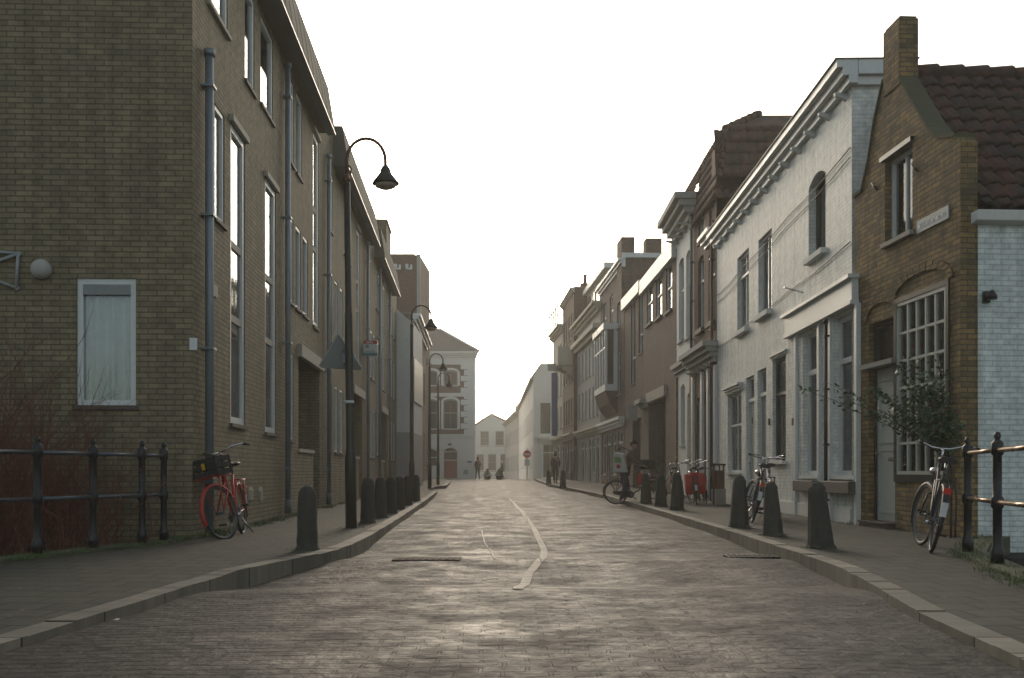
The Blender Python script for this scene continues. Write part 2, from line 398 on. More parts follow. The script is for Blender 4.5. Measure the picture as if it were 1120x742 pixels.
# pale strip laid in the setts, a crack line, drains
def ribbon(name, pts, w, mat, dz=.012):
    mb = MB(); P = []
    for (x0, y0), (x1, y1) in zip(pts, pts[1:]):
        n = max(1, int(abs(y1 - y0) / .3)); P += [(x0 + (x1 - x0) * i / n, y0 + (y1 - y0) * i / n) for i in range(n)]
    P.append(pts[-1])
    for a, b in zip(P, P[1:]):
        mb.quad([(a[0] - w, a[1], roadz(a[0] - w, a[1]) + dz), (a[0] + w, a[1], roadz(a[0] + w, a[1]) + dz), (b[0] + w, b[1], roadz(b[0] + w, b[1]) + dz), (b[0] - w, b[1], roadz(b[0] - w, b[1]) + dz)])
    return tag(mb.build(name, mat, uvfn=lambda c: (c.y, c.x)), kind='structure')
def rp(px, py):     # pixel on the road -> ground point
    Y = FPX * .93 / (py - HY)
    for _ in range(6): Y = FPX * (EYE - roadz((px - CX) * Y / FPX, Y)) / (py - HY)
    return ((px - CX) * Y / FPX, Y)
ribbon('gutter_strip', [rp(566, 645), rp(578, 628), rp(594, 611), rp(595, 602), rp(588, 587), rp(580, 573), rp(569, 558), rp(558, 546)], .042, 'strip_stone', dz=.006)
ribbon('road_crack', [rp(541, 612), rp(538, 604), rp(530, 594), rp(527, 581)], .010, 'strip_stone', dz=.006)
a = rp(468, 612); mb = MB()
mb.box(a[0] - .36, a[0] + .34, a[1] - .14, a[1] + .2, roadz(*a) - .05, roadz(*a) + .006); 
for i in range(9): mb.box(a[0] - .31 + i * .07, a[0] - .27 + i * .07, a[1] - .09, a[1] + .14, roadz(*a) - .05, roadz(*a) + .010)
tag(mb.build('drain_cover', 'rust_dark'), 'long rusty drain cover set in the clinker road left of the pale strip', 'drain')
a = rp(828, 609.5); mb = MB(); zz = g(a[1]) - .1
zz = roadz(*a) - .028; mb.box(a[0] - .3, a[0] + .25, a[1] - .02, a[1] + .02, zz - .05, zz + .03); mb.box(a[0] - .3, a[0] + .25, a[1] + .28, a[1] + .32, zz - .05, zz + .03)
for i in range(10): mb.box(a[0] - .3 + i * .057, a[0] - .27 + i * .057, a[1] + .02, a[1] + .28, zz - .05, zz + .03)
tag(mb.build('drain_grate', 'iron_black'), 'slotted black drain grate in the gutter along the right kerb', 'drain grate')
mb = MB(); a = rp(122, 674); mb.prism([(a[0] - .03, a[1] - .02, -.07), (a[0] + .04, a[1] - .03, -.07), (a[0] + .03, a[1] + .03, -.07), (a[0] - .02, a[1] + .03, -.07)], (0.01, 0, .02))
tag(mb.build('paper_scrap', 'litter_white'), 'small crumpled white paper scrap against the curving left kerb', 'litter')

# ------------------------------------------------------------------ facade kit
class Fac:
    def __init__(s, P0, P1, base=None):
        s.P0 = Vector(P0); s.P1 = Vector(P1); s.d = (s.P1 - s.P0).normalized(); s.L = (s.P1 - s.P0).length
        s.base = g((P0[1] + P1[1]) / 2) if base is None else base
        s.base -= .02
        s.rz = math.atan2(s.d.y, s.d.x)
    def u(s, px):
        a = (px - CX) / FPX; return (a * s.P0.y - s.P0.x) / (s.d.x - a * s.d.y)
    def z(s, px, py):
        Y = s.P0.y + s.u(px) * s.d.y; return EYE + (HY - py) * Y / FPX - s.base
    def r(s, z): return z + EYE - s.base
    def op(s, pa, pb, yt, yb, rise=0):
        a, b = s.u(pa), s.u(pb); p = pa
        return dict(a=min(a, b), b=max(a, b), c=s.z(p, yb), d=s.z(p, yt), rise=rise)
    def oz(s, pa, pb, zt, zb, rise=0):
        a, b = s.u(pa), s.u(pb)
        return dict(a=min(a, b), b=max(a, b), c=s.r(zb), d=s.r(zt), rise=rise)
def O(a, b, c, d, rise=0): return dict(a=a, b=b, c=c, d=d, rise=rise)
def hole(o):
    p = [(o['a'], o['c']), (o['b'], o['c']), (o['b'], o['d'])]
    if o['rise']:
        n = 8; w = (o['b'] - o['a'])
        for i in range(1, n):
            t = i / n; p.append((o['b'] - w * t, o['d'] + o['rise'] * (1 - (2 * t - 1) ** 2)))
    p.append((o['a'], o['d'])); return p
def face(mb, outline, ops, M=None, reveal=.14, back=.5, m=0, mi=1, rmat=None):
    """wall face in local (u, depth, z) with real openings, reveals and dark recesses behind"""
    M = M or Matrix.Identity(4); rmat = m if rmat is None else rmat
    vs_, es = [], []
    def loop(pts):
        i = len(vs_)
        for p in pts: vs_.append(Vector(p))
        k = len(pts)
        for q in range(k): es.append((i + q, i + (q + 1) % k))
    loop(outline)
    hs = [hole(o) for o in ops]
    for h in hs: loop(h)
    r = delaunay_2d_cdt(vs_, es, [], 0, 1e-5)
    V, F = r[0], r[2]
    def inside(p, poly):
        c = False; j = len(poly) - 1
        for i in range(len(poly)):
            xi, yi = poly[i]; xj, yj = poly[j]
            if (yi > p[1]) != (yj > p[1]) and p[0] < (xj - xi) * (p[1] - yi) / (yj - yi) + xi: c = not c
            j = i
        return c
    for f in F:
        cx = sum(V[i].x for i in f) / len(f); cy = sum(V[i].y for i in f) / len(f)
        if not inside((cx, cy), outline) or any(inside((cx, cy), h) for h in hs): continue
        mb.quad([M @ Vector((V[i].x, 0, V[i].y)) for i in f], m)
    for o, h in zip(ops, hs):
        rv = o.get('rv', reveal); bk = o.get('bk', back)
        k = len(h)
        for q in range(k):
            a, b = h[q], h[(q + 1) % k]
            mb.quad([M @ Vector((a[0], 0, a[1])), M @ Vector((b[0], 0, b[1])), M @ Vector((b[0], rv, b[1])), M @ Vector((a[0], rv, a[1]))], rmat)
            mb.quad([M @ Vector((a[0], rv, a[1])), M @ Vector((b[0], rv, b[1])), M @ Vector((b[0], bk, b[1])), M @ Vector((a[0], bk, a[1]))], mi)
        mb.quad([M @ Vector((a, bk, b)) for a, b in h], mi)
def arc_pts(o, dx=0, n=8):
    w = o['b'] - o['a'] - 2 * dx
    return [(o['a'] + dx + w * i / n, o['d'] + (o['rise'] * (1 - (2 * i / n - 1) ** 2) if o['rise'] else 0)) for i in range(n + 1)]
def window(parent, o, cols=1, rows=1, fm='paint_white', M=None, rv=None, fw=.055, sill='concrete', curtain=None, glass='glass', name='window', sp=.04, transom=None, sillh=.05, mw=.028, half=None, openname=None):
    """frame (part) > pane, sill, curtain"""
    M = M or Matrix.Identity(4); rv = o.get('rv', .14) if rv is None else rv; y0 = rv - .07; y1 = rv
    mb = MB(); a, b, c, d = o['a'], o['b'], o['c'], o['d']; e = .002
    def bx(x0, x1, z0, z1, ya=y0, yb=y1): mb.box(x0, x1, ya, yb, z0, z1, M=M)
    bx(a + e, a + fw, c + e, d - e); bx(b - fw, b - e, c + e, d - e); bx(a + fw, b - fw, c + e, c + fw)
    if o['rise']:
        p = arc_pts(o, e); poly = [(x, 0, z - e) for x, z in p] + [(b - fw, 0, d - fw), (a + fw, 0, d - fw)]
        for (x0, z0), (x1, z1) in zip(p, p[1:]):
            def lw(x, z): t = (x - a) / (b - a); return d - fw + max(0, (o['rise'] - .0) * (1 - (2 * t - 1) ** 2)) * .9
            q = [(x0, y0, lw(x0, z0)), (x1, y0, lw(x1, z1)), (x1, y0, z1 - e), (x0, y0, z0 - e)]
            mb.prism(q, (0, y1 - y0, 0), M=M)
    else: bx(a + fw, b - fw, d - fw, d - e)
    x0, x1, z0, z1 = a + fw, b - fw, c + fw, d - fw
    ym, yn = y0 + .012, y1 - .012
    tz = None
    if transom is not None:
        tz = c + (d - c) * transom; bx(x0, x1, tz - fw * .5, tz + fw * .5, y0 - .01, y1)
    for i in range(1, cols):
        x = x0 + (x1 - x0) * i / cols; bx(x - mw / 2, x + mw / 2, z0, z1 if not (transom and half) else tz, ym, yn)
    for i in range(1, rows):
        z = z0 + (z1 - z0) * i / rows; bx(x0, x1, z - mw / 2, z + mw / 2, ym + .003, yn - .003)
    wo_ = mb.build(name, fm, parent)
    p = MB(); yc = rv - .03
    top = [(x, yc, z - (.01 if o['rise'] else fw)) for x, z in reversed(arc_pts(o, fw if not o['rise'] else .01))] if o['rise'] else [(b - fw + .01, yc, d - fw + .01), (a + fw - .01, yc, d - fw + .01)]
    p.prism([(a + fw - .01, yc, c + fw - .01), (b - fw + .01, yc, c + fw - .01)] + top, (0, .006, 0), M=M)
    p.build('pane', glass, wo_)
    if sill:
        s = MB(); s.box(a - .04, b + .04, -sp, y0, c - sillh, c + .002, M=M); s.build('sill', sill, wo_)
    if curtain:
        k = MB(); n = max(6, int((b - a) / .035)); yb = rv + .045; zt = d - .02; zb = c + (0.02 if len(curtain) < 3 else curtain[2])
        xa, xb = a + .02, b - .02; pv = None
        for i in range(n + 1):
            x = xa + (xb - xa) * i / n; y = yb + .038 * math.sin(i * 1.1 + a * 9) + .012 * math.sin(i * 5.1)
            if len(curtain) > 1 and curtain[1] < 1 and abs((x - (a + b) / 2) / (b - a) * 2) < 1 - curtain[1]: pv = None; continue
            if pv: k.quad([M @ Vector((pv[0], pv[1], zb)), M @ Vector((x, y, zb)), M @ Vector((x, y, zt)), M @ Vector((pv[0], pv[1], zt))], sm=True)
            pv = (x, y)
        k.build('curtain', curtain[0], wo_, recalc=False)
    return wo_
def door(parent, o, mat, M=None, frame='paint_white', transom=.8, handle=True, step=True, glass_top=True, panels=2):
    M = M or Matrix.Identity(4); rv = o.get('rv', .14); a, b, c, d = o['a'], o['b'], o['c'], o['d']; fw = .06; y0 = rv - .06
    mb = MB(); mb.box(a + .002, a + fw, y0 - .02, rv, c, d - .002, M=M); mb.box(b - fw, b - .002, y0 - .02, rv, c, d - .002, M=M); mb.box(a + fw, b - fw, y0 - .02, rv, d - fw, d - .002, M=M)
    tz = c + (d - c) * transom
    if transom < 1: mb.box(a + fw, b - fw, y0 - .04, rv, tz - .04, tz + .04, M=M)
    f = mb.build('door_frame', frame, parent)
    if transom < 1:
        p = MB(); p.box(a + fw, b - fw, rv - .03, rv - .022, tz + .04, d - fw, M=M); p.build('pane', 'glass', f)
    else: tz = d - fw
    mb = MB(); zt = tz - .04 if transom < 1 else tz; x0, x1 = a + fw + .004, b - fw - .004; mb.box(x0, x1, y0 + .01, rv, c + .01, zt - .004, M=M)
    w_ = x1 - x0
    if w_ > .35:
        for i in range(panels):
            za = c + .12 + (zt - c - .2) * i / panels; zb = c + .04 + (zt - c - .2) * (i + 1) / panels
            for (p, q, r_, s_) in ((x0 + .1, x1 - .1, za, za + .03), (x0 + .1, x1 - .1, zb - .03, zb), (x0 + .1, x0 + .13, za + .03, zb - .03), (x1 - .13, x1 - .1, za + .03, zb - .03)):
                mb.box(p, q, y0 - .005, y0 + .01, r_, s_, M=M)
    dd = mb.build('door', mat, parent)
    if handle:
        mb = MB(); mb.tube([M @ Vector((x0 + .07, y0 - .04, c + 1.0)), M @ Vector((x0 + .07, y0 + .01, c + 1.0))], .015, 8); mb.box(x0 + .06, x0 + .17, y0 - .055, y0 - .035, c + .99, c + 1.015, M=M); mb.build('handle', 'chrome', dd)
    if step:
        mb = MB(); mb.box(a - .03, b + .03, -.16, y0, c - .02, c + .005 + .0, M=M); 
        mb.box(a - .02, b + .02, -.14, y0, -.05, c - .02, M=M); mb.build('doorstep', 'stone_sill', parent)
    return dd
def shell(mb, Lh, W, H, front=True, m=0):
    """back, sides and top closure"""
    mb.quad([(Lh, W, 0), (0, W, 0), (0, W, H), (Lh, W, H)], m)
def side(mb, x, W, H, m=0, z0=-.3): mb.quad([(x, 0, z0), (x, W, z0), (x, W, H), (x, 0, H)], m)
def house(name, label, cat, F, W, H, wall, ops, near='brick', wallname='wall', group=None, reveal=.14, near_ops=None, far=True, roof='lead'):
    e = empty(name, (F.P0.x, F.P0.y, F.base), F.rz, label, cat, group)
    mb = MB(); outline = [(0, -.3), (F.L, -.3), (F.L, H), (0, H)]
    face(mb, outline, ops, reveal=reveal)
    mb.quad([(0, W, -.3), (F.L, W, -.3), (F.L, W, H), (0, W, H)]); side(mb, 0, W, H); side(mb, F.L, W, H)
    mb.build(wallname, [wall, 'interior_dark'], e)
    if roof:
        r = MB(); r.box(-.01, F.L + .01, -.01, W + .01, H + .001, H + .06); r.build('roof', roof, e)
    return e
def pipe(e, x, z0, z1, r=.045, mat='galvanised', y=-.08, n=10, low=None):
    mb = MB(); mb.tube([(x, y, z0), (x, y, z1)], r, n)
    for k in (.1, .38, .66, .93): mb.box(x - r * 1.5, x + r * 1.5, y - r * 1.3, 0, z0 + (z1 - z0) * k, z0 + (z1 - z0) * k + .03)
    mb.tube([(x, y, z1 - .02), (x, y, z1 + .06)], r * 1.35, n)
    if low: mb.tube([(x, y, z0), (x, y, z0 + low)], r * 1.25, n, m=1)
    return mb.build('drainpipe', [mat, 'galvanised_dark'], e)
def cornice(e, x0, x1, z0, z1, out, mat='paint_white', steps=3, y=0, name='cornice', brackets=0, bmat=None, ends=True):
    mb = MB(); h = (z1 - z0) / steps
    for i in range(steps):
        p = out * (i + 1) / steps; ex = p * .5 if ends else 0
        mb.box(x0 - ex, x1 + ex, y - p, y + .05 - .003 * i, z0 + h * i, z0 + h * (i + 1) + (0 if i == steps - 1 else -.001))
    o = mb.build(name, mat, e)
    if brackets:
        for i in range(brackets):
            k = MB(); x = x0 + (x1 - x0) * (i + .5) / brackets
            k.prism([(x - .04, y, z0 - .13), (x - .04, y, z0 - .002), (x - .04, y - out * .7, z0 - .002), (x - .04, y - out * .65, z0 - .05), (x - .04, y - out * .3, z0 - .09)], (.08, 0, 0))
            k.build('bracket', bmat or mat, o)
    return o

# ================================================================== LEFT: brick apartment block
F = Fac((-3.87, 12.05), (-3.87 - .041 * 33, 45.05)); y2u = lambda y: (y - 12.05) * F.L / 33.0
E1 = empty('apartment_block', (F.P0.x, F.P0.y, F.base), F.rz, 'long grey-brown brick apartment block with overhanging roof boxes along the left side', 'apartment block')
wins = []; H1 = F.r(8.35)
def W_(y0, y1, zb, zt, **k): o = O(y2u(y0), y2u(y1), F.r(zb), F.r(zt)); o.update(rv=.085); wins.append((o, k)); return o
WB = dict(fm='paint_white', curtain=('curtain_sky_sheen', 1), sill='stone_sill')  # bright curtain close to the pane carries the sky's reflection in its colour
W_(12.75, 13.8, 6.04, 7.35, fm='paint_white', sill='concrete', sp=.05)
W_(13.1, 13.62, 3.36, 4.87, **WB); W_(13.96, 14.86, .69, 4.92, strip=1, **WB); W_(16.3, 17.2, .66, 4.84, strip=1, **WB)
W_(14.85, 15.5, 5.87, 7.3, **WB); W_(15.96, 16.95, 5.93, 7.35, **WB)
for y in (18.3, 19.2): W_(y, y + .62, 5.8, 7.35, **WB)
for y in (18.3, 19.15, 19.98): W_(y, y + .58, 3.18, 4.78, **WB)
W_(18.3, 18.9, .61, 2.23, **WB)
ents = [(19.45, 22.15)]; W_(21.25, 22.0, 3.15, 7.3, strip=2, **WB)
for s in (0, 8.75):
    for y in (23.5, 24.6, 25.6):
        W_(y + s, y + .6 + s, .5, 2.15, **WB); W_(y + s, y + .6 + s, 3.18, 4.78, **WB)
    for y in (23.6, 26.4, 27.3): W_(y + s, y + .6 + s, 5.8, 7.2, **WB)
    if s: W_(26.9 + s, 27.6 + s, .6, 4.8, strip=1, **WB)
    W_(29.3 + s, 30.1 + s, 3.15, 7.2, strip=2, **WB); ents.append((28.2 + s, 30.8 + s))
for y in (40.6, 42.0, 43.3): W_(y, y + .6, .5, 2.15, **WB); W_(y, y + .6, 3.18, 4.78, **WB); W_(y, y + .6, 5.8, 7.1, **WB)
mb = MB(); ops = [w_[0] for w_ in wins]
eo = []
for a, b in ents:
    o = O(y2u(a), y2u(b), .04, F.r(2.26)); o.update(rv=1.3, bk=1.31); eo.append(o)
face(mb, [(0, -.3), (F.L, -.3), (F.L, H1), (0, H1)], ops + eo, reveal=.13)
GW = 11.0; SG = Matrix(((0, 1, 0, 0), (-1, 0, 0, GW), (0, 0, 1, 0), (0, 0, 0, 1)))
gx = lambda px: GW - (-3.87 - (px - CX) * 12.05 / FPX)      # along the gable, from its back end
gz = lambda py: F.r((HY - py) * 12.05 / FPX)
go = O(gx(85.5), gx(149.5), gz(444), gz(305)); go['rv'] = .10
face(mb, [(0, -.9), (GW, -.9), (GW, H1), (0, H1)], [go], M=SG, reveal=.10)
mb.quad([(0, GW, -.3), (F.L, GW, -.3), (F.L, GW, H1), (0, GW, H1)]); side(mb, F.L, GW, H1)
mb.build('wall', ['brick_grey', 'interior_dark'], E1)
r = MB(); r.box(-.02, F.L + .02, -.03, GW, H1 + .001, H1 + .08); r.build('roof', 'lead', E1)
window(E1, go, fm='paint_white', M=SG, fw=.07, curtain=('curtain_sky_sheen', 1), sill='stone_sill', rv=.10, sp=.03)
mb = MB(); mb.box(go['a'] + .07, go['b'] - .07, .02, .05, go['d'] - .2, go['d'] - .07, M=SG)
for i in range(5): mb.box(go['a'] + .075, go['b'] - .075, .008, .02, go['d'] - .19 + i * .024, go['d'] - .178 + i * .024, M=SG)
mb.build('ventilation_grille', 'paint_grey', E1)
for o, k in wins:
    k = dict(k); st = k.pop('strip', 0)
    wn = window(E1, o, fw=.10 if st else .065, **k)
    if st:
        for zz in ((F.r(2.2), F.r(3.25)) if st == 1 else (F.r(4.85), F.r(5.7))):
            t = MB(); t.box(o['a'] + .01, o['b'] - .01, .03, .12, zz - .05, zz + .05); t.build('transom_bar', 'concrete', wn)
        l = MB(); l.box(o['a'] - .06, o['b'] + .06, -.06, .05, o['d'] + .002, o['d'] + .09); l.build('lintel', 'concrete', wn)
for (a, b), o in zip(ents, eo):
    mb = MB(); mb.box(o['a'] - .1, o['b'] + .15, -.09, .3, o['d'] - .0, o['d'] + .24); mb.build('entrance_lintel', 'concrete', E1)
    mb = MB(); x1 = o['a'] + (o['b'] - o['a']) * .68; mb.box(o['a'] + .002, x1, .0, .2, -.2, F.r(.40)); mb.build('entrance_wall', 'brick_grey', E1)
    mb = MB(); mb.box(o['a'] + .003, x1 + .02, -.03, .23, F.r(.40) + .001, F.r(.47)); mb.build('coping', 'concrete', E1)
    dd = O(o['a'] + .25, o['a'] + 1.2, .04, F.r(1.4)); dd['rv'] = 1.295; door(E1, dd, 'paint_green', frame='paint_grey', step=False)
pipe(E1, y2u(12.53), .1, F.r(5.26), .055, low=None); 
for y in (17.9, 23.06, 31.8, 36.0, 40.4): pipe(E1, y2u(y), .1, F.r(7.3), .05, low=.25)
for a, b in ((15.6, 22.0), (24.4, 32.9), (34.7, 42.3)):      # roof boxes
    mb = MB(); u0, u1 = y2u(a), y2u(b); z0, z1 = F.r(7.5), F.r(8.5)
    mb.prism([(u0, -.36, z0), (u0, -.36, z0 + .12), (u0, -.22, z1), (u0, 1.2, z1), (u0, 1.2, z0)], (u1 - u0, 0, 0))
    s_ = mb; n = int((u1 - u0) / .55)
    for i in range(1, n):
        x = u0 + (u1 - u0) * i / n; s_.prism([(x - .012, -.365, z0 + .13), (x - .012, -.227, z1 - .02), (x - .012, -.21, z1 - .02), (x - .012, -.34, z0 + .13)], (.024, 0, 0))
    k = mb.build('roof_box', 'cladding', E1)
    s_ = MB(); s_.box(u0 - .02, u1 + .02, -.38, -.2, z0 - .04, z0 - .002); s_.build('drip_edge', 'paint_dark', k)
mb = MB(); mb.box(y2u(39.4), y2u(41.5), -.02, 2.6, H1 + .08, F.r(9.95)); tw = mb.build('stair_tower', 'brick_grey', E1)
mb = MB(); mb.box(y2u(39.4) - .05, y2u(41.5) + .05, -.07, 2.65, F.r(9.95) + .001, F.r(10.02)); mb.build('coping', 'lead', tw)
# fittings on the gable and the facade, and a painted sun patch
mb = MB(); mb.box(gx(209.5) - .02, gx(217.5) - .02, -.02, -.003, gz(383), gz(370), M=SG)
ob = mb.build('number_plate', 'sign_white', E1)
for (a, b, c, d) in ((gx(214) - .04, gx(214) - .02, gz(379), gz(373)),): 
    mb = MB()
mb = MB(); mb.box(y2u(12.78), y2u(13.15), -.03, 0, gz(309), gz(295)); mb.build('sun_patch', 'concrete', E1)  # pale slab stands for a patch of sun on the bricks
for px in (271.5, 282.5):
    mb = MB(); u0 = F.u(px); z0 = F.z(px, 548); z1 = F.z(px, 533)
    mb.box(u0, u0 + .26, -.012, 0, z0, z1)
    for i in range(4): mb.box(u0 + .01, u0 + .25, -.03, -.012, z0 + .02 + i * .042, z0 + .035 + i * .042)
    mb.build('vent_grille', 'concrete', E1)  # vents' pale colour also carries the warm sun spots on them
mb = MB(); c = SG @ Vector((gx(50), -.07, gz(297)))
for_ = Matrix.Translation(c) @ Euler((0, R(-90), 0)).to_matrix().to_4x4()
mb.lathe([(.115, -.07), (.12, .0), (.10, .05), (.05, .085), (.0005, .09)], 20, M=for_)
tag(mb.build('bulkhead_lamp', 'plaster_grey', E1))
mb = MB(); A = SG @ Vector((gx(25), -.04, gz(280))); B = SG @ Vector((gx(23), -.04, gz(317))); Cc = SG @ Vector((gx(-25), -.04, gz(300))); D = SG @ Vector((gx(-25), -.04, gz(276)))
for p, q in ((A, B), (A, Cc), (B, Cc), (A, D), (Cc, D)): mb.tube([p, q], .02, 6)
for p in (A, B): mb.tube([p, p + Vector((.05, 0, 0))], .03, 8)
mb.build('wall_bracket', 'paint_grey', E1)

# ================================================================== RIGHT: brown gabled house on the corner
F = Fac((5.33, 15.5), (5.53, 12.28)); Lb = F.L
E2 = empty('gabled_house', (F.P0.x, F.P0.y, F.base), F.rz, 'small ochre brick house with pointed gable, chimney and mossy pantile roof', 'house')
E2['slot'] = 0; del E2['slot']
yc = lambda y: (15.5 - y) * Lb / 3.22; q_ = lambda px, py: (F.u(px), F.z(px, py))
zsh = F.r(4.25); ap = yc(14.2)
gab = [(0, -1.2), (Lb, -1.2), (Lb, F.z(1049, 156)), (Lb - .10, F.z(1045, 150)), q_(1026, 152), q_(1017, 143), q_(1002, 118), q_(985, 88), q_(966.5, 90), q_(957, 133), q_(950, 178), q_(943, 210), (.0, F.z(936, 216))]
up = F.oz(968, 998, 4.5, 3.3); up['rv'] = .17
mp_ = F.oz(982, 1036.5, 2.37, -.03); mp_['rv'] = .05
dr = F.oz(950, 979, 2.22, -.72); dr['rv'] = .16
T = Matrix(((-1, 0, 0, 0), (0, 1, 0, 0), (0, 0, 1, 0), (0, 0, 0, 1)))
mb = MB(); face(mb, gab, [up, mp_, dr], reveal=.17, back=.8)
TH = .22
k = len(gab)    # parapet thickness
for q in range(2, k):
    a, b = gab[q], gab[(q + 1) % k]
    mb.quad([(a[0], 0, a[1]), (b[0], 0, b[1]), (b[0], TH, b[1]), (a[0], TH, a[1])])
mb.quad([(p, TH, z) for p, z in [(Lb, F.r(3.0))] + gab[2:] + [(0, F.r(3.0))]])
mb.quad([(0, 6, -1.2), (Lb, 6, -1.2), (Lb, 6, F.r(3.2)), (0, 6, F.r(3.2))]); mb.quad([(0, 0, -1.2), (0, 6, -1.2), (0, 6, F.r(3.4)), (0, TH, F.r(3.4)), (0, TH, gab[-1][1]), (0, 0, gab[-1][1])])
# brick return on the near corner, white painted beyond
mb.quad([(Lb, 0, -1.2), (Lb, TH, -1.2), (Lb, TH, gab[2][1]), (Lb, 0, gab[2][1])])
mb.build('wall', ['brick_ochre', 'interior_dark'], E2)
mb = MB(); mb.quad([(Lb, TH, -1.9), (Lb, 7, -1.9), (Lb, 7, F.r(3.2)), (Lb, TH, F.r(3.2))]); 
mb.box(Lb - .0, Lb + .012, TH, 7, -1.9, F.r(3.18)); mb.build('painted_side_wall', 'brick_white_rough', E2)
# gable copings
mb = MB()
for a, b in zip(gab[3:7], gab[4:8]): mb.prism([(a[0], -.03, a[1]), (b[0], -.03, b[1]), (b[0], -.03, b[1] + .05), (a[0], -.03, a[1] + .05)], (0, TH + .06, 0))
mb.build('gable_coping', 'moss_stone', E2)
mb = MB()
for a, b in zip(gab[8:12], gab[9:13]): mb.prism([(a[0], -.03, a[1]), (b[0], -.03, b[1]), (b[0], -.03, b[1] + .05), (a[0], -.03, a[1] + .05)], (0, TH + .06, 0))
mb.build('gable_coping', 'moss_stone', E2)
mb = MB(); mb.box(F.u(967.3), F.u(985), -.02, TH + .04, gab[7][1] - .05, F.z(985, 19)); ch = mb.build('chimney', 'brick_ochre', E2, bevel=.012)
mb = MB(); mb.box(F.u(968.5), F.u(984.3), .0, TH + .02, F.z(985, 19) + .001, F.z(985, 19) + .03); mb.build('chimney_cap', 'moss_stone', ch)
# pantile roof: two slopes, ridge running back from the street
def pantiles(e, A, B, C, mat, tw=.24, th=.30, name='roof', amp=.04, step=.035, clip=None, res=8):
    """A: ridge start, B: ridge end, C: eave start (local). Wavy tiles in courses."""
    A, B, C = Vector(A), Vector(B), Vector(C); ru = (B - A); lu = ru.length; ru.normalize(); dv = (C - A); dv -= ru * dv.dot(ru); lv = dv.length; dv.normalize()
    n = ru.cross(dv)
    if n.z < 0: n = -n
    nu = int(lu / tw * res); rows = int(math.ceil(lv / th)); mb = MB()
    for r_ in range(rows):
        v0, v1 = r_ * th, min(lv, (r_ + 1) * th + .03)
        for side_, (va, vb) in enumerate(((v0, v1),)):
            base = len(mb.v)
            for k_, v in enumerate((va, (va + vb) / 2, vb, vb)):
                for i in range(nu + 1):
                    u = lu * i / nu; ph = (u / tw) % 1
                    w_ = amp * (math.sin(ph * 2 * math.pi) * .6 + .4 * math.cos(ph * 4 * math.pi + .6))
                    rnd = .006 * math.sin(int(u / tw) * 12.9898 + r_ * 78.2)
                    h = w_ + rnd + step * (v - va) / th - (.03 if k_ == 3 else 0)
                    if k_ == 3: h = w_ + rnd - .01
                    mb.v.append(A + ru * u + dv * v + n * (h + .03))
            for k_ in range(3):
                for i in range(nu):
                    a = base + k_ * (nu + 1) + i; mb.f.append([a, a + 1, a + nu + 2, a + nu + 1]); mb.m.append(0); mb.sm.append(k_ < 2)
    o = mb.build(name, mat, e, uvfn=lambda c: ((c - A).dot(ru), (c - A).dot(dv)), recalc=False)
    return o
zr, ze = F.r(5.66), F.r(3.25)
ro = pantiles(E2, (yc(14.2), TH - .01, zr), (yc(14.2), 6.2, zr), (Lb + .12, TH, ze), 'pantile')
pantiles(E2, (yc(14.2), TH - .01, zr), (yc(14.2), 6.2, zr), (-.12, TH, F.r(3.5)), 'pantile', name='roof')
mb = MB()
for i in range(16): mb.tube([(yc(14.2), .3 + i * .37, zr + .05), (yc(14.2), .3 + i * .37 + .36, zr + .065)], [.10, .12], 10)
mb.build('ridge_tiles', 'pantile', ro)
mb = MB(); mb.prism([(Lb + .02, TH - .1, F.r(3.05)), (Lb + .16, TH - .1, F.r(3.08)), (Lb + .2, TH - .1, F.r(3.2)), (Lb + .02, TH - .1, F.r(3.2))], (0, 6.3, 0)); mb.build('gutter', 'plaster_white', E2, bevel=.01)
window(E2, up, cols=2, fm='paint_white', rv=.17, curtain=('curtain_white', 1), sill='concrete', sp=.06, sillh=.06, fw=.06)
mb = MB(); mb.box(up['a'] - .08, up['b'] + .04, -.05, .1, up['d'] + .002, up['d'] + .07); mb.build('lintel', 'paint_green', E2)
window(E2, mp_, cols=5, rows=6, fm='door_cream', rv=.05, fw=.05, curtain=('curtain_white', 1), sill=None, mw=.035)
mb = MB(); a, b, c, d = mp_['a'], mp_['b'], mp_['c'], mp_['d']
for q in ((a - .07, a, c - .1, d + .07), (b, b + .07, c - .1, d + .07), (a, b, d, d + .07), (a, b, c - .1, c)): mb.box(q[0], q[1], -.03, .02, q[2], q[3])
mb.build('window_surround', 'paint_dark', E2)
def arch(e, x0, x1, z0, rise, w, mat, name='brick_arch', n=14, out=.03):
    mb = MB()
    for i in range(n):
        def P(t, q):
            th = math.pi * t; cx = (x0 + x1) / 2; rx = (x1 - x0) / 2 + q; rz = rise + q
            return (cx - rx * math.cos(th), -out, z0 + rz * math.sin(th))
        t0, t1 = i / n + .004, (i + 1) / n - .004
        mb.prism([P(t0, 0), P(t1, 0), P(t1, w), P(t0, w)], (0, out + .01, 0))
    return mb.build(name, mat, e)
arch(E2, a - .05, b + .05, d + .08, .22, .12, 'brick_ochre'); 
door(E2, dr, 'door_cream', frame='paint_dark', transom=.78)
arch(E2, dr['a'] - .02, dr['b'] + .02, dr['d'] + .06, .2, .11, 'brick_ochre')
mb = MB(); mb.box(dr['a'] - .08, dr['b'] + .1, -.10, .05, dr['c'] + (dr['d'] - dr['c']) * .78 - .03, dr['c'] + (dr['d'] - dr['c']) * .78 + .04); mb.build('door_hood', 'lead', E2)
mb = MB(); mb.box(dr['b'] - .42, dr['b'] - .22, .085, .1, 1.02, 1.07); mb.build('letter_slot', 'chrome', E2)
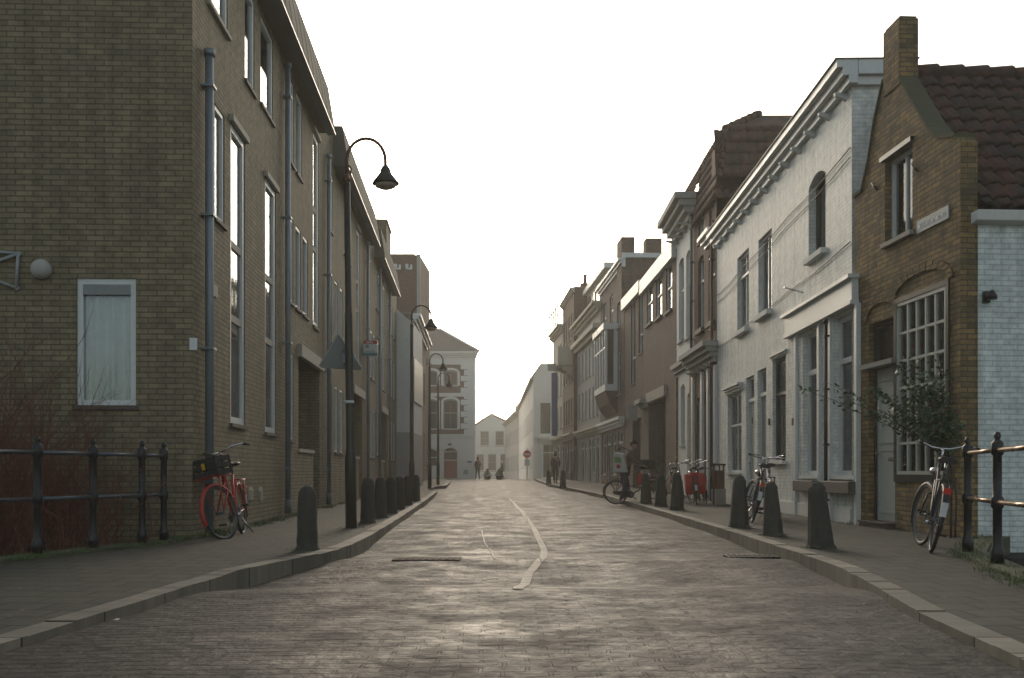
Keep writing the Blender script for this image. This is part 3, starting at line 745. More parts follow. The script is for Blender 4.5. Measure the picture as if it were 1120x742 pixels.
# street name plate
mb = MB(); a, b = F.u(1004.5), F.u(1039.5); z0 = F.r(3.20); mb.box(a, b, -.025, -.004, z0, z0 + .17); pl = mb.build('street_name_plate', 'sign_slate', E2, bevel=.004)
mb = MB(); x = a + .06
random.seed(3)
while x < b - .08:
    w_ = random.choice((.025, .03, .02)); mb.box(x, x + .006, -.029, -.025, z0 + .055, z0 + .055 + random.choice((.045, .06, .045)))
    mb.box(x + .006, x + w_, -.029, -.025, z0 + random.choice((.055, .095)), z0 + .063 + random.choice((.0, .037)))
    x += w_ + .012
mb.build('lettering', 'sign_white', pl)
# iron wall lamp on painted side, wall anchors
mb = MB(); X = Lb + .012; py = lambda px: (px - CX) * (F.P1.y) / FPX
yl = .31; zl = F.r((HY - 325) * 12.25 / FPX)
mb.box(X, X + .05, yl - .04, yl + .04, zl - .07, zl + .07); mb.tube([(X + .05, yl, zl), (X + .12, yl, zl + .03), (X + .16, yl, zl + .02)], .015, 6); mb.lathe([(.02, .06), (.055, .0), (.06, -.05)], 10, c=(X + .16, yl, zl))
mb.build('wall_lamp', 'iron_black', E2)
for px, pyy in ((958, 205), (1002, 185)):
    mb = MB(); u = F.u(px); z = F.z(px, pyy); mb.tube([(u - .09, -.02, z + .09), (u, -.03, z), (u + .09, -.02, z - .06)], .013, 6); mb.tube([(u, -.03, z), (u, 0.02, z)], .02, 6); mb.build('wall_anchor', 'iron_black', E2)

# ================================================================== RIGHT: white painted house with shopfront
F = Fac((5.05 + .018 * 26.9, 26.9), (5.05 + .018 * 15.62, 15.62)); FW = F
A_ = F.oz(884.5, 903, 5.13, 3.84, rise=.14); A_['rv'] = .2
B1 = F.oz(806.5, 819, 5.2, 3.37); B2 = F.oz(829.5, 844, 5.12, 3.42)
S1 = F.oz(878, 896.5, 2.55, -.06); S2 = F.oz(911.5, 937, 2.55, -.06); SD = F.oz(899, 908.5, 2.55, -.78)
G1 = F.oz(845, 859.5, 2.33, .25); G2 = F.oz(828.5, 838, 2.25, -.75); G3 = F.oz(816, 825, 2.2, -.78); G4 = F.oz(796, 811, 1.95, .0)
for q in (S1, S2): q['rv'] = .16
H3 = F.r(6.3)
H3b = F.r(5.0)
E3 = house('white_shop_house', 'white painted brick house with large shopfront and deep bracketed white cornice', 'house', F, .95, H3, 'brick_white', [A_, B1, B2, S1, S2, SD, G1, G2, G3, G4])
mb = MB(); mb.box(.01, F.L - .01, .951, 9, -.3, H3b); mb.build('rear_wall', 'brick_white', E3)
mb = MB(); mb.box(0, F.L, .96, 9, H3b + .002, H3b + .08); mb.build('rear_roof', 'lead', E3)
window(E3, A_, fm='paint_dark', sill='plaster_white', rv=.2, sp=.1, sillh=.09)
w1 = window(E3, B1, cols=2, curtain=('curtain_white', .7), sill='plaster_white', transom=.72, sp=.12, sillh=.1)
w2 = window(E3, B2, cols=2, curtain=('curtain_orange_glow', 1), sill='plaster_white', sp=.12, sillh=.1)  # orange glow in this window is put into the curtain colour
for q in (S1, S2): window(E3, q, fm='paint_white', transom=.72, rv=.16, sill=None, fw=.09, curtain=('curtain_white', .2), name='shop_window')
for q in (S1, S2):
    mb = MB(); mb.box(q['a'] - .12, q['b'] + .1, -.16, .05, q['c'] - .28, q['c'] - .08); mb.build('brick_sill', 'stone_sill', E3, bevel=.015)
    mb = MB(); mb.box(q['a'] - .06, q['b'] + .06, -.06, .09, q['c'] - .05, q['c'] + .01); mb.build('sill', 'paint_white', E3)
door(E3, SD, 'paint_grey', transom=.80)
window(E3, G1, fm='paint_dark', transom=.65, curtain=('curtain_white', .5), sill='plaster_white', sp=.08, sillh=.08)
door(E3, G2, 'paint_grey', transom=.82); door(E3, G3, 'door_cream', transom=.82)
window(E3, G4, fm='paint_white', cols=2, transom=.6, curtain=('curtain_white', 1), sill='plaster_white', sp=.06)
cornice(E3, G4['a'] - .1, G4['b'] + .1, G4['d'] + .03, G4['d'] + .2, .14, steps=3, name='lintel_moulding')
cornice(E3, G1['a'] - .1, G1['b'] + .1, G1['d'] + .03, G1['d'] + .1, .06, steps=2, name='lintel_moulding')
a, b = F.u(863), F.u(938)
mb = MB(); mb.box(a, b, -.09, .02, F.r(2.66), F.r(3.0)); mb.box(a - .06, b + .04, -.16, .02, F.r(3.001), F.r(3.06)); mb.box(a - .02, b + .02, -.12, .02, F.r(2.6), F.r(2.659)); mb.build('shop_fascia', 'paint_white', E3)
mb = MB()
for px in (872, 897.6, 910, 939): mb.box(F.u(px) - .07, F.u(px) + .05, -.05, .02, .0, F.r(2.6))
mb.build('pilasters', 'paint_white', E3)
mb = MB(); mb.tube([(F.u(885), -.1, F.r(3.25)), (F.u(885), -.45, F.r(3.35))], .015, 6); mb.build('flag_bracket', 'chrome', E3)
c3 = cornice(E3, -.02, F.L + .16, F.r(6.06), F.r(6.42), .28, steps=3, brackets=13, ends=False)
mb = MB(); mb.box(-.02, F.L + .18, -.31, .99, F.r(6.422), F.r(6.44)); mb.build('cornice_cap', 'lead', c3)
mb = MB()   # return of the cornice along the near end
mb.box(F.L, F.L + .16, .055, .97, F.r(6.2), F.r(6.42)); mb.box(F.L, F.L + .08, .056, .98, F.r(6.06), F.r(6.198)); mb.build('cornice_return', 'paint_white', c3)
pipe(E3, F.u(909.8), .05, F.r(2.5), .03, 'iron_black', y=-.10)
mb = MB()
for za, zb in ((4.55, 4.95), (3.35, 3.62), (4.75, 5.1)):
    pts = [(F.L * i / 12, -.025, F.r(za + (zb - za) * i / 12 - .05 * math.sin(i / 12 * math.pi * 3) ** 2)) for i in range(13)]; mb.tube(pts, .009, 5)
mb.build('wall_cable', 'iron_black', E3)
for i, (px, z) in enumerate(((868, .9), (823.5, 1.1), (841.5, 1.0))):
    mb = MB(); mb.box(F.u(px) - .04, F.u(px) + .04, -.03, 0, F.r(z), F.r(z) + .14); mb.build('doorbell_box', 'paint_dark', E3)
mb = MB(); mb.box(-.003, F.L + .004, -.03, 0, -.2, .28); mb.build('plinth', 'plaster_white', E3)

# ================================================================== RIGHT: tall brick house + narrow white house sharing a mansard
F = Fac((5.53, 30.4), (5.53, 26.93)); H4 = F.r(8.0)
U1 = F.op(763.5, 770, 287, 363, .08); U2 = F.op(775, 782, 281, 355, .08); U1['rv'] = U2['rv'] = .16
U3 = F.op(763.5, 770, 240, 268); U4 = F.op(775.5, 781.5, 230, 259)
D1 = F.oz(770.5, 775.5, 2.3, -.75); D2 = F.oz(762, 768.5, 2.2, -.3); D3 = F.oz(777.5, 783, 2.2, -.2)
E4 = house('brick_townhouse', 'tall dark brick townhouse with tiled mansard roof and bracketed shop cornice', 'house', F, 8, H4, 'brick_red', [U1, U2, U3, U4, D1, D2, D3], roof=None)
for q in (U1, U2): window(E4, q, cols=2, transom=.7, half=1, curtain=('curtain_white', .6), sill='stone_sill', sp=.1, sillh=.12)
for q in (U3, U4): window(E4, q, cols=2, curtain=('curtain_white', .6), sill='stone_sill')
door(E4, D1, 'paint_dark', frame='wood_brown'); window(E4, D2, fm='paint_white', transom=.7, sill='concrete'); window(E4, D3, fm='paint_white', transom=.7, sill='concrete')
mb = MB()
for px in (759.5, 769.6, 776.5, 784): mb.box(F.u(px) - .13, F.u(px) + .1, -.08, .02, 0, F.r(2.9))
mb.build('pilasters', 'paint_white', E4)
cornice(E4, .02, F.L - .02, F.r(3.0), F.r(3.55), .42, 'plaster_grey', steps=4, name='shop_cornice', brackets=4)
cornice(E4, F.u(774), F.L - .01, F.r(6.3), F.r(6.62), .28, 'paint_white', steps=3, name='cornice')
pipe(E4, F.L - .25, .05, F.r(6.3), .045, 'copper_brown'); pipe(E4, .15, F.r(3.6), F.r(7.8), .045, 'galvanised_dark')
# mansard: steep tiled faces and shallow cap
F4 = F; F = Fac((5.57, 33.7), (5.54, 30.43)); F5 = F; H5 = F.r(7.8)
U1 = F.op(742.5, 748, 290, 376, .1); U2 = F.op(750.5, 756, 281, 372, .1); U1['rv'] = U2['rv'] = .16
D1 = F.op(744.5, 749, 425, 488, .1); D2 = F.oz(751.5, 756, 2.4, -.75, .1)
E5 = house('narrow_white_house', 'narrow white house with arched windows under a heavy projecting eaves cornice', 'house', F, 8, H5, 'plaster_white', [U1, U2, D1, D2], roof=None)
for q in (U1, U2): window(E5, q, cols=1, transom=.65, curtain=('curtain_white', .7), sill='plaster_grey', sp=.08)
window(E5, D1, cols=1, sill='plaster_grey'); D2['rise'] = 0; door(E5, D2, 'paint_dark')
cornice(E5, -.0, F.L, F.r(7.75), F.r(8.5), .62, 'plaster_grey', steps=4, brackets=4)
cornice(E5, 0, F.L, F.r(3.3), F.r(3.6), .2, 'plaster_grey', steps=2, name='string_course')
mb = MB(); mb.box(0.02, .25, -.06, .0, 0, F.r(3.2)); mb.box(F.L - .35, F.L - .05, -.06, 0, 0, F.r(3.2)); mb.build('pilasters', 'brick_ochre', E5)
def mansard(e, x0, x1, W, z0, z1, z2, ins, mat, near=True, far=True, front=-.05):
    rr = []
    n = ins if near else 0; f = ins if far else 0
    # front face
    rr.append(pantiles(e, (x0 + f * .0, front + ins, z1), (x1 - n * .0, front + ins, z1), (x0, front, z0), mat, th=.34, amp=.03, res=5))
    if near: rr.append(pantiles(e, (x1 - ins, 0, z1), (x1 - ins, W, z1), (x1, 0, z0), mat, th=.34, amp=.03, res=5))
    if far: rr.append(pantiles(e, (x0 + ins, 0, z1), (x0 + ins, W, z1), (x0, 0, z0), mat, th=.34, amp=.03, res=5))
    # shallow cap, hipped towards its free end
    y0, y1 = front + ins - .05, front + ins + 1.15
    rr.append(pantiles(e, (x0 + (1.2 if far else 0), y1, z2), (x1 - (1.35 if near else 0), y1, z2), (x0 + (1.2 if far else 0), y0, z1), mat, th=.34, amp=.04, res=5))
    t_ = MB(); n_ = 6
    def tri(P, Q, S): # P low corner, Q low on front, S top
        t_.prism([P, Q, S], (0, 0, .07))
    if near: tri((x1 - ins, y0, z1), (x1 - 1.35, y0, z1), (x1 - 1.35, y1, z2))
    if far: tri((x0 + ins, y0, z1), (x0 + 1.2, y0, z1), (x0 + 1.2, y1, z2))
    if near or far: t_.build('hip', mat, e)
    rt = MB(); k_ = int((x1 - x0) / .3)
    for i in range(k_): rt.tube([(x0 + (x1 - x0 - (ins if near else 0)) * i / k_, y0 + .03, z1 + .03), (x0 + (x1 - x0 - (ins if near else 0)) * (i + .95) / k_, y0 + .03, z1 + .05)], [.08, .11], 8)
    if near:
        for i in range(6):
            a_ = Vector((x1 - ins, y0, z1 + .04)).lerp(Vector((x1 - 1.35, y1, z2 + .06)), i / 6); b_ = Vector((x1 - ins, y0, z1 + .04)).lerp(Vector((x1 - 1.35, y1, z2 + .06)), (i + .95) / 6); rt.tube([a_, b_], [.12, .09], 8)
        for i in range(7):
            a_ = Vector((x1, 0, z0)).lerp(Vector((x1 - ins, y0, z1)), i / 7); b_ = Vector((x1, 0, z0)).lerp(Vector((x1 - ins, y0, z1)), (i + .95) / 7); rt.tube([a_, b_], [.11, .08], 8)
    rt.build('ridge_tiles', mat, e)
    return rr
mansard(E4, 0, F4.L, 8, F4.r(7.4), F4.r(9.4), F4.r(10.15), .42, 'pantile_brown', near=True, far=False)
mansard(E5, 0, F5.L, 8, F5.r(8.3), F5.r(9.4), F5.r(10.15), .42, 'pantile_brown', near=False, far=True)
mb = MB(); x = F4.L - .42; z1, z2 = F4.r(9.4), F4.r(10.15)
mb.quad([(x, .37, z1), (x, 8, z1), (x - .93, 8, z2), (x - .93, 1.5, z2)]); mb.quad([(0, 1.5, z2), (x - .93, 1.5, z2), (x - .93, 8, z2), (0, 8, z2)])
mb.quad([(F4.L, 0, F4.r(6.9)), (F4.L, 8, F4.r(6.9)), (F4.L, 8, H4 + .0), (F4.L, 0, H4)]); mb.build('roof_deck', 'pantile_brown', E4)
mb = MB(); 
for i in range(10): mb.tube([(x + .02, .5 + i * .4, z1 + .04), (x + .02, .88 + i * .4, z1 + .06)], [.09, .12], 8)
mb.build('ridge_tiles', 'pantile_brown', E4)
mb = MB(); mb.box(F4.L - .9, F4.L - .3, .05, .55, F4.r(7.0), F4.r(8.9)); mb.build('chimney', 'brick_red', E4)

# stoop railing with wooden box in front of the brick townhouse
X = 5.22; Y = 24.75
E = empty('stoop_railing', (X, Y, g(Y)), R(62), 'low stoop railing with brown wooden panel against the far shutter of the white house', 'railing')
mb = MB(); mb.box(-.5, .35, 0, .12, 0, .42); mb.build('base', 'plaster_grey', E)
mb = MB(); mb.box(-.42, .3, .02, .1, .42, .88); mb.build('panel', 'wood_brown', E)
mb = MB()
for x in (-.5, -.03, .34): mb.tube([(x, .06, 0), (x, .06, 1.02)], .025, 8)
mb.build('post', 'copper_brown', E)
mb = MB(); mb.box(-.56, .4, 0.02, .1, 1.0, 1.05); mb.tube([(-.55, .06, .93), (-1.3, .06, .93)], .012, 6); mb.build('handrail', 'copper_brown', E)

# ================================================================== RIGHT: modern dark brick building
def rowhouse(name, label, cat, P0, P1, W, H, wall, rows, cols, fm='paint_white', shop=None, group=None, wz=None, margin=.35, ww=.85, rise=0, cor=None, roof='lead', cormat='paint_white', curtain=None, sillm='concrete', top=None):
    F = Fac(P0, P1); ops = []; rowsz = rows
    for (za, zb, n) in rows:
        sp = (F.L - 2 * margin) / n
        for i in range(n):
            c = margin + sp * (i + .5); o = O(c - ww * sp * .5 if ww < .99 else c - .45 * sp, c + ww * sp * .5 if ww < .99 else c + .45 * sp, F.r(za), F.r(zb), rise); ops.append(o)
    so = []
    if shop:
        n = shop; sp = (F.L - .5) / n
        for i in range(n):
            c = .25 + sp * (i + .5); dr_ = (i % 2 == 1); o = O(c - sp * .38, c + sp * .38, .03 if dr_ else .55, F.r(1.95)); so.append((o, dr_))
    e = house(name, label, cat, F, W, H + EYE - F.base, wall, ops + [s[0] for s in so], roof=roof)
    for o in ops: window(e, o, fm=fm, transom=.62, sill=sillm, sp=.07, glass='glass', fw=.07, curtain=curtain)
    for o, dr_ in so:
        if dr_: door(e, o, 'paint_dark', step=False, handle=True)
        else: window(e, o, fm=fm, transom=.75, sill=sillm, fw=.08)
    if shop: cornice(e, 0.05, F.L - .05, F.r(2.15), F.r(2.6), .28, cormat, steps=3, name='shop_cornice')
    if cor: cornice(e, 0, F.L, F.r(H - cor[0] - EYE + EYE), F.r(H), cor[1], cormat, steps=3)
    return e, F
F = Fac((5.2, 46), (5.39, 41.05)); FA = F
opsA = [F.op(690, 695, 326, 422), F.op(698.5, 703.5, 320, 388)]
gA = F.oz(692, 701, 2.3, -.7); gA['rv'] = .4
E6a = house('brick_workshop', 'dark brick building with white roof band and tall narrow windows', 'building', F, 9, F.r(7.6), 'brick_dark', opsA + [gA])
for q in opsA: window(E6a, q, cols=1, transom=.3, sill='stone_sill')
door(E6a, gA, 'paint_dark', frame='paint_grey', step=False)
cornice(E6a, 0, F.L, F.r(7.45), F.r(7.95), .18, 'paint_white', steps=1, ends=False)
F = Fac((5.39, 41.0), (5.56, 33.75)); 
opsB = [F.op(707.5, 713.5, 311, 357), F.op(717.5, 724, 302, 350), F.op(728.5, 735, 293, 343)]
for q in opsB: q['rv'] = .12
gB = F.oz(709.5, 728, 2.75, -.72); gB['rv'] = .7; gB['bk'] = .9
E6 = house('garage_building', 'dark brown brick building with garage opening and row of three upper windows', 'building', F, 9, F.r(7.5), 'brick_dark', opsB + [gB])
for q in opsB: window(E6, q, cols=1, transom=.5, sill='stone_sill', sp=.09, sillh=.1, curtain=('curtain_white', .8))
cornice(E6, 0, F.L, F.r(7.3), F.r(7.85), .16, 'paint_white', steps=1, ends=False)
mb = MB(); mb.box(gB['a'] - .15, gB['b'] + .2, -.1, .1, gB['d'], gB['d'] + .38); mb.build('lintel', 'concrete', E6)
mb = MB(); mb.box(gB['a'] + .003, gB['b'] - .003, .6, .66, .03, gB['d'] - .003)
for i in range(7): mb.box(gB['a'] + .05 + i * .38, gB['a'] + .09 + i * .38, .58, .6, .05, gB['d'] - .05)
mb.build('garage_door', 'paint_dark', E6)
mb = MB(); u = F.u(702); z = F.r(2.25); mb.tube([(u, 0, z + .55), (u, -.5, z + .6)], .02, 6); mb.box(u - .03, u + .03, -.62, -.2, z - .1, z + .5); mb.build('hanging_lantern', 'plaster_grey', E6)
cornice(E6, 0.05, gB['a'] - .3, F.r(2.6), F.r(2.95), .35, 'plaster_grey', steps=2, name='canopy')

# ================================================================== RIGHT: receding row beyond
E7, F = rowhouse('tall_brick_house', 'tall grey-brown brick house with white oriel window above its shop cornice', 'house', (4.81, 54), (5.18, 46.05), 9, 9.9, 'brick_dark', [(3.7, 5.8, 3), (6.9, 8.9, 3)], 3, ww=.45, shop=4, cor=(.35, .3), cormat='paint_white')
cornice(E7, F.L - .02, F.L + .1, F.r(9.5), F.r(9.92), .1, steps=1, name='white_coping')
mb = MB(); mb.box(F.L - .02, F.L + .12, -.1, 3.2, F.r(9.93), F.r(10.15)); mb.build('side_coping', 'paint_white', E7)
mb = MB(); mb.box(F.L - 1.2, F.L - .4, 1.1, 1.85, F.r(10), F.r(10.95)); mb.build('chimney', 'brick_dark', E7)
mb = MB(); mb.box(F.L - 1.4, F.L + .02, -.12, .5, F.r(8.0), F.r(10.9)); mb.build('chimney', 'brick_dark', E7)
mb = MB(); x0, x1 = F.L - 5.9, F.L - 1.9
mb.box(x0, x1, -.62, 0, F.r(3.95), F.r(4.25)); mb.box(x0 - .08, x1 + .08, -.7, 0, F.r(6.9), F.r(7.2))
for x in (x0, x1 - .12, (x0 + x1) / 2 - .06, x0 + (x1 - x0) * .25 - .06, x0 + (x1 - x0) * .75 - .06): mb.box(x, x + .12, -.62, -.5, F.r(4.25), F.r(6.9))
for y in (-.2,): mb.box(x0, x0 + .1, y, 0, F.r(4.25), F.r(6.9)); mb.box(x1 - .1, x1, y, 0, F.r(4.25), F.r(6.9))
mb.box(x0 + .12, x1 - .12, -.6, -.5, F.r(6.0), F.r(6.1))
ori = mb.build('oriel', 'paint_white', E7)
mb = MB(); mb.box(x0 + .04, x1 - .04, -.56, -.55, F.r(4.25), F.r(6.9)); mb.box(x0 + .04, x0 + .05, -.5, -.01, F.r(4.25), F.r(6.9)); mb.box(x1 - .05, x1 - .04, -.5, -.01, F.r(4.25), F.r(6.9)); mb.build('pane', 'glass_dark', ori)
mb = MB(); mb.prism([(x0 + .02, 0, F.r(3.94)), (x0 + .02, -.6, F.r(3.94)), (x0 + .02, -.4, F.r(3.3)), (x0 + .02, 0, F.r(2.8))], (x1 - x0 - .04, 0, 0)); mb.build('oriel_base', 'brick_red', ori)

E8, F = rowhouse('plastered_townhouse', 'pale plastered townhouse with stacked cornices and dormers, before the balcony house', 'house', (4.2, 64), (4.8, 54.05), 8, 9.3, 'plaster_grey', [(3.2, 4.9, 6), (5.6, 7.3, 6)], 6, ww=.5, shop=6, cor=(.5, .5), cormat='plaster_cream')
cornice(E8, 0, F.L, F.r(7.6), F.r(8.1), .45, 'plaster_cream', steps=2, name='cornice')
mb = MB(); mb.box(1.0, F.L - .5, .5, 3, F.r(9.3), F.r(11.2)); dm = mb.build('dormer', 'plaster_cream', E8)
mb = MB(); mb.box(.8, F.L - .3, .25, 3.2, F.r(11.201), F.r(11.5)); mb.build('dormer_roof', 'paint_white', dm)
mb = MB(); 
for i in range(4): mb.box(1.5 + i * 2, 2.7 + i * 2, .45, .52, F.r(9.7), F.r(10.9))
mb.build('window', 'glass_dark', dm)
mb = MB(); mb.box(2, 2.9, 3, 3.6, F.r(9.3), F.r(12.2)); mb.build('chimney', 'brick_red', E8)
E9, F = rowhouse('balcony_house', 'tall brown brick house with white balcony and clay chimney pot', 'house', (3.62, 71), (3.98, 64.05), 8, 11.9, 'brick_red', [(3.2, 4.9, 4), (6, 7.7, 4), (8.8, 10.4, 4)], 4, ww=.5, shop=4, cor=(.3, .25), cormat='plaster_cream')
mb = MB(); mb.box(F.L - 3.2, F.L - .8, -.95, 0, F.r(7.0), F.r(7.25)); mb.box(F.L - 3.2, F.L - .8, -.95, -.88, F.r(7.25), F.r(8.2)); mb.box(F.L - 3.2, F.L - 3.13, -.88, 0, F.r(7.25), F.r(8.2)); mb.box(F.L - .87, F.L - .8, -.88, 0, F.r(7.25), F.r(8.2))
mb.prism([(F.L - 3.1, 0, F.r(6.3)), (F.L - 3.1, 0, F.r(6.99)), (F.L - 3.1, -.85, F.r(6.99))], (.12, 0, 0)); mb.prism([(F.L - 1.1, 0, F.r(6.3)), (F.L - 1.1, 0, F.r(6.99)), (F.L - 1.1, -.85, F.r(6.99))], (.12, 0, 0)); mb.build('balcony', 'plaster_cream', E9)
mb = MB(); mb.box(F.L - .9, F.L - .3, .5, 1.1, F.r(11.9), F.r(12.25)); chm = mb.build('chimney', 'brick_red', E9)
mb = MB(); mb.lathe([(.13, 0), (.1, .5), (.14, .52), (.14, .6)], 10, c=(F.L - .6, .8, F.r(12.25))); mb.build('chimney_pot', 'paint_oxide', chm)
E10, F = rowhouse('cream_corner_house', 'narrow cream house with glass balustrade on its roof terrace, last of the right-hand row', 'house', (3.2, 77.5), (3.66, 71.05), 8, 10.4, 'plaster_cream', [(3.2, 4.8, 3), (5.6, 7.2, 3), (8, 9.4, 3)], 3, ww=.5, shop=3, cor=(.3, .3), cormat='plaster_cream')
mb = MB(); 
for i in range(6): mb.tube([(.1 + i * (F.L - .2) / 5, -.4, F.r(10.6)), (.1 + i * (F.L - .2) / 5, -.4, F.r(11.9))], .04, 6)
mb.box(.05, F.L - .05, -.43, -.37, F.r(11.9), F.r(12.0)); mb.box(.0, F.L, -.45, .3, F.r(10.47), F.r(10.62)); ba = mb.build('roof_screen', 'paint_white', E10)
mb = MB(); mb.box(.1, F.L - .1, -.4, -.395, F.r(10.63), F.r(11.85)); mb.build('pane', 'glass', ba)

# blue banner sign hanging from the row
Yb = 66; X0 = (601.5 - CX) * Yb / FPX
E = empty('banner_sign', (X0, Yb, g(Yb)), 0, 'long blue hanging banner below a grey square sign on the far right-hand facade', 'sign')
zz = lambda py: EYE + (HY - py) * Yb / FPX - g(Yb)
mb = MB(); mb.box(.1, .5, -.03, .03, zz(477), zz(408)); mb.build('banner', 'sign_blue', E)
mb = MB(); mb.box(-.15, .55, -.1, .1, zz(406), zz(398)); mb.build('sign_box', 'plaster_grey', E)
mb = MB(); mb.tube([(.3, 0, zz(407)), (1.1, 0, zz(407))], .03, 6); mb.tube([(.3, 0, zz(478)), (1.1, 0, zz(478))], .02, 6); mb.build('bracket', 'iron_black', E)

# ================================================================== FAR END
# white corner shop facing the camera
Yf = 88; X0 = (583.5 - CX) * Yf / FPX; X1 = 5.4
F = Fac((X0, Yf), (X1, Yf)); bz = F.base
ops = [O(.62, 1.5, F.z(596, 474), F.z(596, 441)), O(.8, 2.15, .05, F.z(596, 486)), O(2.5, 2.9, .05, 2.8)]
ops[1]['rv'] = .3
E11 = empty('white_corner_shop', (F.P0.x, F.P0.y, F.base), F.rz, 'white gabled corner shop with tall upper window facing down the street', 'shop')
W = X1 - X0; ht = F.z(591, 398); zc_ = F.z(583.5, 412)
mb = MB(); face(mb, [(0, -.3), (W, -.3), (W, ht), (.65, ht), (0, zc_)], ops, reveal=.15)
# long side wall receding
P2 = Vector((.87 - X0, 44, 0)); SM = Matrix(((P2.normalized().x * -1, .999, 0, P2.x), (-P2.normalized().y, 0, 0, P2.y), (0, 0, 1, 0), (0, 0, 0, 1)))
Ls = P2.length; so = []
for i in range(9):
    c = Ls - 3 - i * 4.6; so += [O(c - .5, c + .5, 1.0, 2.9), O(c - .5, c + .5, 4.4, 6.3)]
face(mb, [(0, -.3), (Ls, -.3), (Ls, zc_), (0, zc_)], so, M=SM, reveal=.12)
mb.quad([(W, 0, -.3), (W, 44, -.3), (W, 44, ht), (W, 0, ht)])
mb.build('wall', ['plaster_white', 'interior_dark'], E11)
for o in so: window(E11, o, M=SM, fm='paint_grey', sill='concrete', rv=.12, fw=.06)
window(E11, ops[0], cols=2, transom=.7, fm='paint_dark', sill='plaster_grey', fw=.08); window(E11, ops[1], cols=2, fm='paint_white', transom=.75, rv=.3, sill=None, name='shop_window', fw=.08, glass='glass'); 
cornice(E11, .5, 3.4, F.z(596, 485), F.z(596, 478), .35, 'plaster_white', steps=3, name='shop_cornice')
mb = MB(); mb.box(2.2, 2.4, -.12, .0, 0, F.z(596, 486)); mb.box(.55, .75, -.12, 0, 0, F.z(596, 486)); mb.build('pilasters', 'paint_white', E11)
mb = MB(); mb.prism([(-.15, -.1, ht - .1), (-.35, 0, ht - .25), (1.9, 0, ht + 2.2), (2.1, 0, ht + 2.2)], (0, .2, 0))
n_ = P2.normalized()
mb = MB(); mb.quad([(-.25, -.1, zc_ - .1), (P2.x - .25, P2.y, zc_ - .1), (P2.x + .7, P2.y, ht + .12), (.7, -.1, ht + .12)]); mb.build('roof', 'pantile_brown', E11)
mb = MB(); mb.prism([(-.3, 0, zc_ - .25), (-.3, 0, zc_ - .1), (-.02, 0, zc_ - .1), (-.02, 0, zc_ - .25)], P2); mb.build('gutter', 'plaster_cream', E11)
# grey row beyond
E12, F = rowhouse('distant_grey_house', 'distant grey plastered house with flat cornice beyond the white corner shop', 'house', (-1.15, 165), (.8, 132.3), 8, 8.1, 'plaster_grey', [(.2, 2.4, 8), (4, 6, 8)], 8, ww=.35, cor=(.5, .5), cormat='plaster_cream')
F = Fac((-1.15, 165), (.8, 132.3)); bk = MB(); bk.box(F.L - 14, F.L - 2, .5, 3, F.r(8.1), F.r(9.6)); bk.build('dormer', 'slate', E12)
E12.rotation_euler = (0, 0, F.rz)
# far white gabled house closing the street
Yf = 172; s = Yf / FPX; F = Fac(((517.5 - CX) * s, Yf), ((556 - CX) * s, Yf)); W = F.L
zf = lambda py: EYE + (HY - py) * s - F.base
xf = lambda px: (px - 517.5) * s
ops = [O(xf(a), xf(b), zf(487.5), zf(471.5)) for a, b in ((525, 535), (541.5, 551.5))] + [O(xf(a), xf(b), zf(515), zf(496.5)) for a, b in ((520.5, 529.5), (533.5, 543), (547, 555))]
E13 = empty('white_gabled_house', (F.P0.x, F.P0.y, F.base), F.rz, 'distant white gabled house closing the street, two upper and three lower windows', 'house')
mb = MB(); gp = [(0, -.3), (W, -.3), (W, zf(463)), (xf(540), zf(455.5)), (xf(540), zf(453.5)), (xf(535.5), zf(453.5)), (xf(535.5), zf(455.5)), (0, zf(467.5))]
face(mb, gp, ops, reveal=.2); mb.quad([(0, 8, -.3), (W, 8, -.3), (W, 8, zf(463)), (0, 8, zf(467))]); side(mb, 0, 8, zf(467.5)); side(mb, W, 8, zf(463)); mb.build('wall', ['plaster_white', 'interior_dark'], E13)
for o in ops: window(E13, o, cols=1, rows=2, fm='paint_white', sill='plaster_grey', sillh=.2, fw=.1, glass='glass_dark')
mb = MB(); mb.prism([(-.1, -.1, zf(467.5)), (xf(535.5), -.1, zf(455.5) + .05), (xf(535.5), -.1, zf(455.5) + .3), (-.1, -.1, zf(467.5) + .28)], (0, 8, 0)); mb.prism([(W + .1, -.1, zf(463)), (xf(540), -.1, zf(455.5) + .05), (xf(540), -.1, zf(455.5) + .3), (W + .1, -.1, zf(463) + .28)], (0, 8, 0)); mb.box(xf(535.3), xf(540.2), -.1, .3, zf(453.4), zf(452.9)); mb.build('roof', 'pantile_brown', E13)
mb = MB(); mb.box(xf(526.5), xf(528), 2, 2.5, zf(464), zf(457.5)); mb.build('chimney', 'brick_red', E13)
# mansion with quoins and hipped slate roof
Yf = 98; s = Yf / FPX; F = Fac((-15.5, Yf), ((519.5 - CX) * s, Yf)); W = F.L; X00 = -15.5
xf = lambda px: (px - CX) * s - X00
zf = lambda py: EYE + (HY - py) * s - F.base
E14 = empty('corner_mansion', (F.P0.x, F.P0.y, F.base), F.rz, 'stately brick mansion with white quoins, rusticated ground floor and hipped slate roof', 'mansion')
upb = [(484.7, 500.8)]; sh = 493 - 467.5
ops = []
kinds = []
for k_ in (0, -22, -44, -66):
    a, b = xf(485 + k_), xf(500.5 + k_)
    ops += [O(a, b, zf(422), zf(408), .25), O(a, b, zf(469.5), zf(440), .3), O(a, b, .03 if k_ == 0 else 1.2, zf(494), .35)]
mb = MB(); face(mb, [(0, zf(477)), (W, zf(477)), (W, zf(397)), (0, zf(397))], [o for o in ops if o['c'] > 3], reveal=.2)
mb.build('upper_wall', ['brick_red', 'interior_dark'], E14)
mb = MB(); face(mb, [(0, -.3), (W, -.3), (W, zf(477)), (0, zf(477))], [o for o in ops if o['c'] < 3], reveal=.2)
